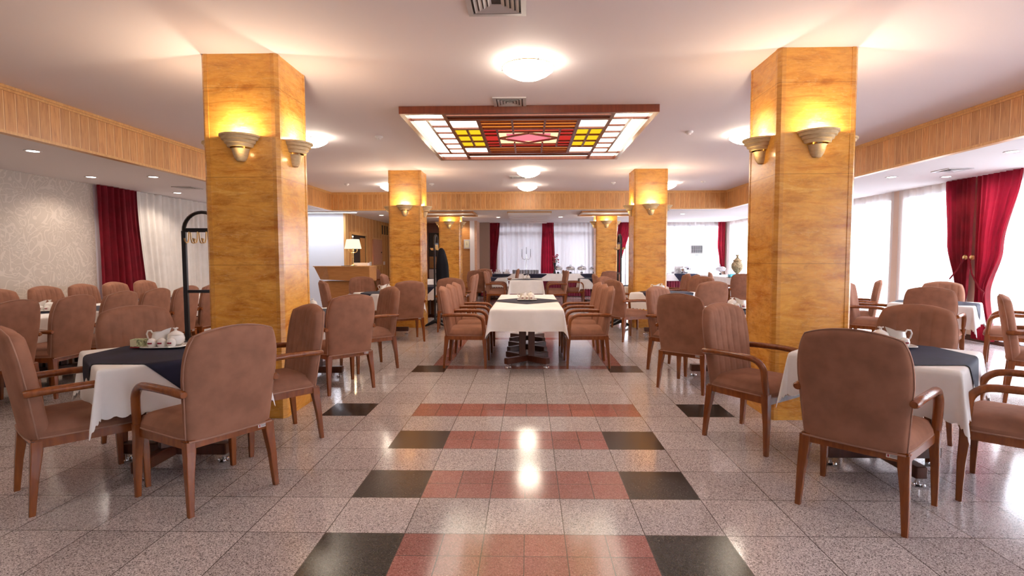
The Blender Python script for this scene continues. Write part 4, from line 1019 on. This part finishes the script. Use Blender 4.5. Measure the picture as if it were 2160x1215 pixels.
# ================================================================ BUFFET
def buffet(x0, x1, y0, y1, label, tris, faces=('y0',)):
    root = empty('buffet_table', ((x0 + x1) / 2, (y0 + y1) / 2, 0)); hx, hy = (x1 - x0) / 2, (y1 - y0) / 2
    MB().box(-hx + .02, hx - .02, -hy + .02, hy - .02, .74, .79).build('tabletop', M['darkwood'], root)
    for sx in (-1, 1):
        for sy in (-1, 1): MB().box(sx * (hx - .08) - .03, sx * (hx - .08) + .03, sy * (hy - .08) - .03, sy * (hy - .08) + .03, 0, .74).build('leg', M['darkwood'], root)
    tag(root, 'dark wooden buffet table ' + label, 'buffet table', 'buffet tables')
    per = [(-hx, -hy), (hx, -hy), (hx, hy), (-hx, hy), (-hx, -hy)]; L = []; tot = 0
    for a, c in zip(per, per[1:]): L.append((tot, a, c)); tot += math.dist(a, c)
    def pt(s):
        for (t0, a, c) in L[::-1]:
            if s >= t0 - 1e-9: d = math.dist(a, c); f = (s - t0) / d; return a[0] + (c[0] - a[0]) * f, a[1] + (c[1] - a[1]) * f, (c[1] - a[1]) / d, -(c[0] - a[0]) / d
    def sk(u, v):
        x, y, nx, ny = pt(min(u * tot, tot - 1e-6)); o_ = .010 + .012 * math.sin(u * tot * 2 * PI / .09) * (1.1 - v * .6); return (x + nx * o_, y + ny * o_, .02 + .70 * v)
    o = MB().grid(sk, int(tot / .011), 4).build('table_skirt', M['burgundy'], None, 80, ((x0 + x1) / 2, (y0 + y1) / 2, 0)); tag(o, 'pleated burgundy skirt ' + label, 'table skirt', 'buffet table skirts')
    o = cloth_mesh(hx + .02, hy + .02, .25, False, flare=.03, wild=.1, zt=.797).build('tablecloth', M['white_cloth'], None, 75, ((x0 + x1) / 2, (y0 + y1) / 2, 0)); tag(o, 'white cloth ' + label, 'tablecloth', 'buffet tablecloths')
    for i, (tx, wd) in enumerate(tris):
        def fn(u, v, tx=tx, wd=wd):
            s = 2 * u - 1; t = 2 * v - 1; return drape(tx + (s - t) / 2 * wd, -hy - .05 + (s + t) / 2 * (.25), hx + .02, hy + .02, .797, .005, .05, .2, 0, .1)
        o = MB().grid(fn, 30, 30).build('table_runner', M['navy'], None, 75, ((x0 + x1) / 2, (y0 + y1) / 2, 0)); tag(o, ('first', 'second', 'third', 'fourth')[i] + f' navy cloth triangle {label}', 'top cloth', 'navy buffet cloths')
buffet(-1.65, 2.75, 16.35, 17.05, 'of the long buffet before the back windows', [(-1.55, .42), (-.30, .42), (1.62, .34)])
buffet(3.7, 5.95, 16.25, 16.95, 'of the buffet below the air conditioner', [(.45, .2), (.85, .22)])
buffet(5.75, 6.65, 12.7, 15.4, 'of the samovar buffet along the windows', [(-.10, .22)])
ZB_ = .803
def make_chafing():
    root = empty('chafing_dish')
    MB().lathe([(0, .12), (.12, .12), (.155, .15), (.165, .18), (.168, .185), (.165, .19), (.0, .19)], 28).build('pan', M['chrome'], root, 40)
    MB().lathe([(.166, .191), (.16, .215), (.12, .25), (.06, .27), (0, .275)], 28).build('lid', M['chrome'], root, 50)
    MB().tube([(-.03, 0, .272), (-.025, 0, .30), (.025, 0, .30), (.03, 0, .272)], .006, 8, upv=(0, 1, 0)).build('lid_handle', M['black_plastic'], root, 40)
    for k_ in range(4):
        t = PI / 4 + PI / 2 * k_; c, s = math.cos(t), math.sin(t); MB().tube([(.165 * c, .165 * s, .18), (.15 * c, .15 * s, .10), (.165 * c, .165 * s, .0)], .007, 8).build('leg', M['chrome'], root, 50)
    MB().lathe([(0, .0), (.04, 0), (.042, .05), (.03, .06), (0, .06)], 14).build('burner', M['black_plastic'], root, 40)
    return root
CD = make_chafing()
for i, (x, y, lb) in enumerate([(1.08, 16.7, 'beside the flower vase'), (1.52, 16.7, 'second from the flower vase'), (1.92, 16.7, 'third from the flower vase'), (2.36, 16.7, 'closest to the back window side pillar'), (4.0, 16.6, 'at the dim end of the buffet below the air conditioner'), (5.62, 16.6, 'beside the white box below the air conditioner'), (6.2, 14.9, 'behind the samovar')]):
    place(CD, (x, y, ZB_), .3 * i, 'round steel chafing dish ' + lb, 'chafing dish', 'steel chafing dishes')
def make_glass():
    root = MB().lathe([(0, 0), (.028, 0), (.03, .004), (.034, .13), (.032, .13), (.028, .008), (0, .008)], 14).build('drinking_glass', M['tintglass'], None, 50); return root
GL = make_glass()
i = 0
for r_ in range(3):
    for c_ in range(9):
        i += 1; o = GL if i == 1 else GL.copy()
        if i > 1: col.objects.link(o)
        o.location = (-.52 + .105 * c_ + .03 * (r_ % 2), 16.55 + .12 * r_, ZB_)
        tag(o, ('first', 'second', 'third', 'fourth', 'fifth', 'sixth', 'seventh', 'eighth', 'ninth')[8 - c_] + ' glass tumbler from the flower vase in the ' + ('front', 'middle', 'rear')[r_] + ' row', 'glass', 'tumblers on the back buffet')
def make_pile():
    root = empty('cutlery_basket'); MB().bbox(-.11, .11, -.08, .08, 0, .07, .006).build('basket', M['grey_metal'], root)
    b = MB(); rr = random.Random(3)
    for k_ in range(16):
        x, y = rr.uniform(-.09, .09), rr.uniform(-.06, .06); b.tube([(x, y, .03), (x + rr.uniform(-.04, .04), y + rr.uniform(-.03, .03), .15)], [.003, .006], 6)
    b.build('cutlery_handles', M['chrome'], root, 40); return root
CP = make_pile()
for x, y, lb in [(-1.38, 16.65, 'nearest the red back curtain'), (-1.08, 16.6, 'second from the red back curtain'), (-.78, 16.65, 'next to the tumblers'), (4.9, 16.5, 'below the air conditioner'), (5.2, 16.55, 'beside the tall steel pot')]:
    place(CP, (x, y, ZB_), .4, 'steel cutlery basket ' + lb, 'cutlery basket', 'cutlery baskets')
ca = empty('candelabrum', (-.06, 16.9, ZB_)); tag(ca, 'tall silver candelabrum with dark candles behind the tumblers', 'candelabrum')
MB().lathe([(0, 0), (.075, 0), (.07, .015), (.02, .04), (.012, .08), (.016, .3), (.010, .5), (.018, .55), (.010, .6), (.012, .68), (0, .68)], 18).build('stem', M['chrome'], ca, 40)
for s in (-1, 1): MB().tube([(0, 0, .55), (s * .06, 0, .50), (s * .12, 0, .52), (s * .155, 0, .60)], .008, 8, upv=(0, 1, 0)).lathe([(0, 0), (.028, .01), (.02, .02), (.012, .04), (0, .04)], 12, (s * .155, 0, .59)).build('arm', M['chrome'], ca, 40)
for x, z in ((-.155, .63), (0, .70), (.155, .63)): MB().lathe([(0, 0), (.010, 0), (.007, .25), (0, .25)], 10, (x, 0, z)).build('candle', M['candle'], ca, 40)
va = empty('flower_vase', (1.07, 16.95, ZB_)); va.location = (.95, 16.55, ZB_); tag(va, 'slim dark glass vase of dried red flowers on the back buffet', 'vase of flowers')
MB().lathe([(0, 0), (.05, 0), (.045, .03), (.022, .12), (.025, .2), (.05, .34), (.06, .38), (.05, .36), (.015, .2), (0, .18)], 18).build('vase', M['black_plastic'], va, 50)
rr = random.Random(5); b = MB(); s_ = MB()
for k_ in range(26):
    t = rr.uniform(0, 2 * PI); r_ = rr.uniform(.02, .15); z = .46 + rr.uniform(0, .26) - r_ * .5; c, s = math.cos(t) * r_, math.sin(t) * r_
    s_.tube([(0, 0, .30), (c * .5, s * .5, .4), (c, s, z)], .003, 5); b.lathe([(0, -.02), (.018, -.012), (.026, .006), (.014, .02), (0, .024)], 7, (c, s, z + .01))
s_.build('stems', M['leaf'], va); b.build('blooms', M['flower'], va)
sv = empty('samovar', (6.05, 13.1, ZB_)); tag(sv, 'large engraved brass samovar on the window side buffet', 'samovar')
MB().lathe([(0, 0), (.10, 0), (.105, .02), (.085, .035), (.05, .06), (.045, .10), (.07, .125), (.09, .14)], 28).build('foot', M['samovar'], sv, 40)
MB().lathe([(.07, .13), (.11, .17), (.155, .24), (.17, .31), (.155, .38), (.115, .43), (.105, .45), (.13, .465), (.13, .475), (.10, .49), (.07, .52), (.05, .535)], 32).build('body', M['samovar'], sv, 40)
MB().lathe([(.045, .53), (.05, .55), (.035, .56), (.035, .60), (.06, .63), (.065, .64), (0, .64)], 20).build('crown', M['samovar'], sv, 40)
for s in (-1, 1): MB().tube([(s * .14, 0, .40), (s * .19, 0, .44), (s * .20, 0, .38), (s * .17, 0, .34)], .010, 8, upv=(0, 1, 0)).build('handle', M['brass'], sv, 50)
MB().tube([(0, -.16, .22), (0, -.20, .22), (0, -.235, .20)], [.012, .011, .009], 8, upv=(1, 0, 0)).build('tap', M['brass'], sv, 50)
ke = empty('cake', (5.93, 12.95, ZB_)); ke.location = (5.86, 12.88, ZB_); tag(ke, 'rectangular turquoise iced cake beside the samovar', 'cake')
MB().bbox(-.13, .13, -.09, .09, .008, .085, .01).build('icing', M['blue'], ke); MB().box(-.16, .16, -.11, .11, 0, .008).build('board', M['black_plastic'], ke)
b = MB()
for k_ in range(9): b.lathe([(0, 0), (.014, .004), (.008, .016), (0, .022)], 8, (-.115 + k_ * .0287, -.075, .084))
b.build('piped_dots', M['navy'], ke)
# air conditioner
ac = empty('air_conditioner', (6.12, YB - .34, 1.50)); tag(ac, 'window air conditioner with dark slatted grille high above the buffet', 'air conditioner')
MB().bbox(-.22, .22, -.02, .20, -.02, .31, .006).build('casing', M['white_paint'], ac); MB().box(-.20, .20, -.024, -.021, .02, .29).build('dark_grille', M['black_plastic'], ac)
b = MB()
for k_ in range(5): b.box(-.205, .205, -.032, -.024, .038 + .055 * k_, .046 + .055 * k_)
for k_ in range(6): b.box(-.20 + k_ * .077, -.198 + k_ * .077, -.034, -.024, .02, .29)
b.build('slats', M['white_paint'], ac); MB().box(-.08, .08, -.03, -.02, -.06, -.03).build('control_strip', M['black_plastic'], ac)
MB().box(-.02, .02, .19, .22, .28, 1.16).build('hanging_bracket', M['white_paint'], ac)
wb = MB().bbox(5.22, 5.50, 16.6, 16.8, ZB_, ZB_ + .26, .01).build('white_box', M['white_paint']); tag(wb, 'upright white box among the steelware below the air conditioner', 'box')
pt_ = empty('steel_pot', (5.45, 16.42, ZB_)); tag(pt_, 'tall round steel pot below the air conditioner', 'pot')
MB().lathe([(0, 0), (.10, 0), (.105, .01), (.105, .17), (.11, .175), (0, .175)], 24).build('body', M['chrome'], pt_, 40); MB().lathe([(.108, .176), (.09, .19), (.015, .195), (.015, .215), (0, .215)], 24).build('lid', M['chrome'], pt_, 40)
cm = empty('steel_urn', (3.62, 16.35, ZB_)); cm.location = (3.95, 16.45, ZB_); cm.location = (3.86, 16.75, ZB_); tag(cm, 'round steel urn beside the middle window side pillar', 'urn')
MB().lathe([(0, 0), (.09, 0), (.085, .03), (.05, .06), (.10, .10), (.115, .20), (.10, .30), (.05, .36), (.02, .38), (.02, .41), (0, .42)], 24).build('body', M['chrome'], cm, 40)
MB().tube([(0, -.10, .14), (0, -.16, .13), (0, -.17, .11)], .010, 8, upv=(1, 0, 0)).build('tap', M['brass'], cm, 40)
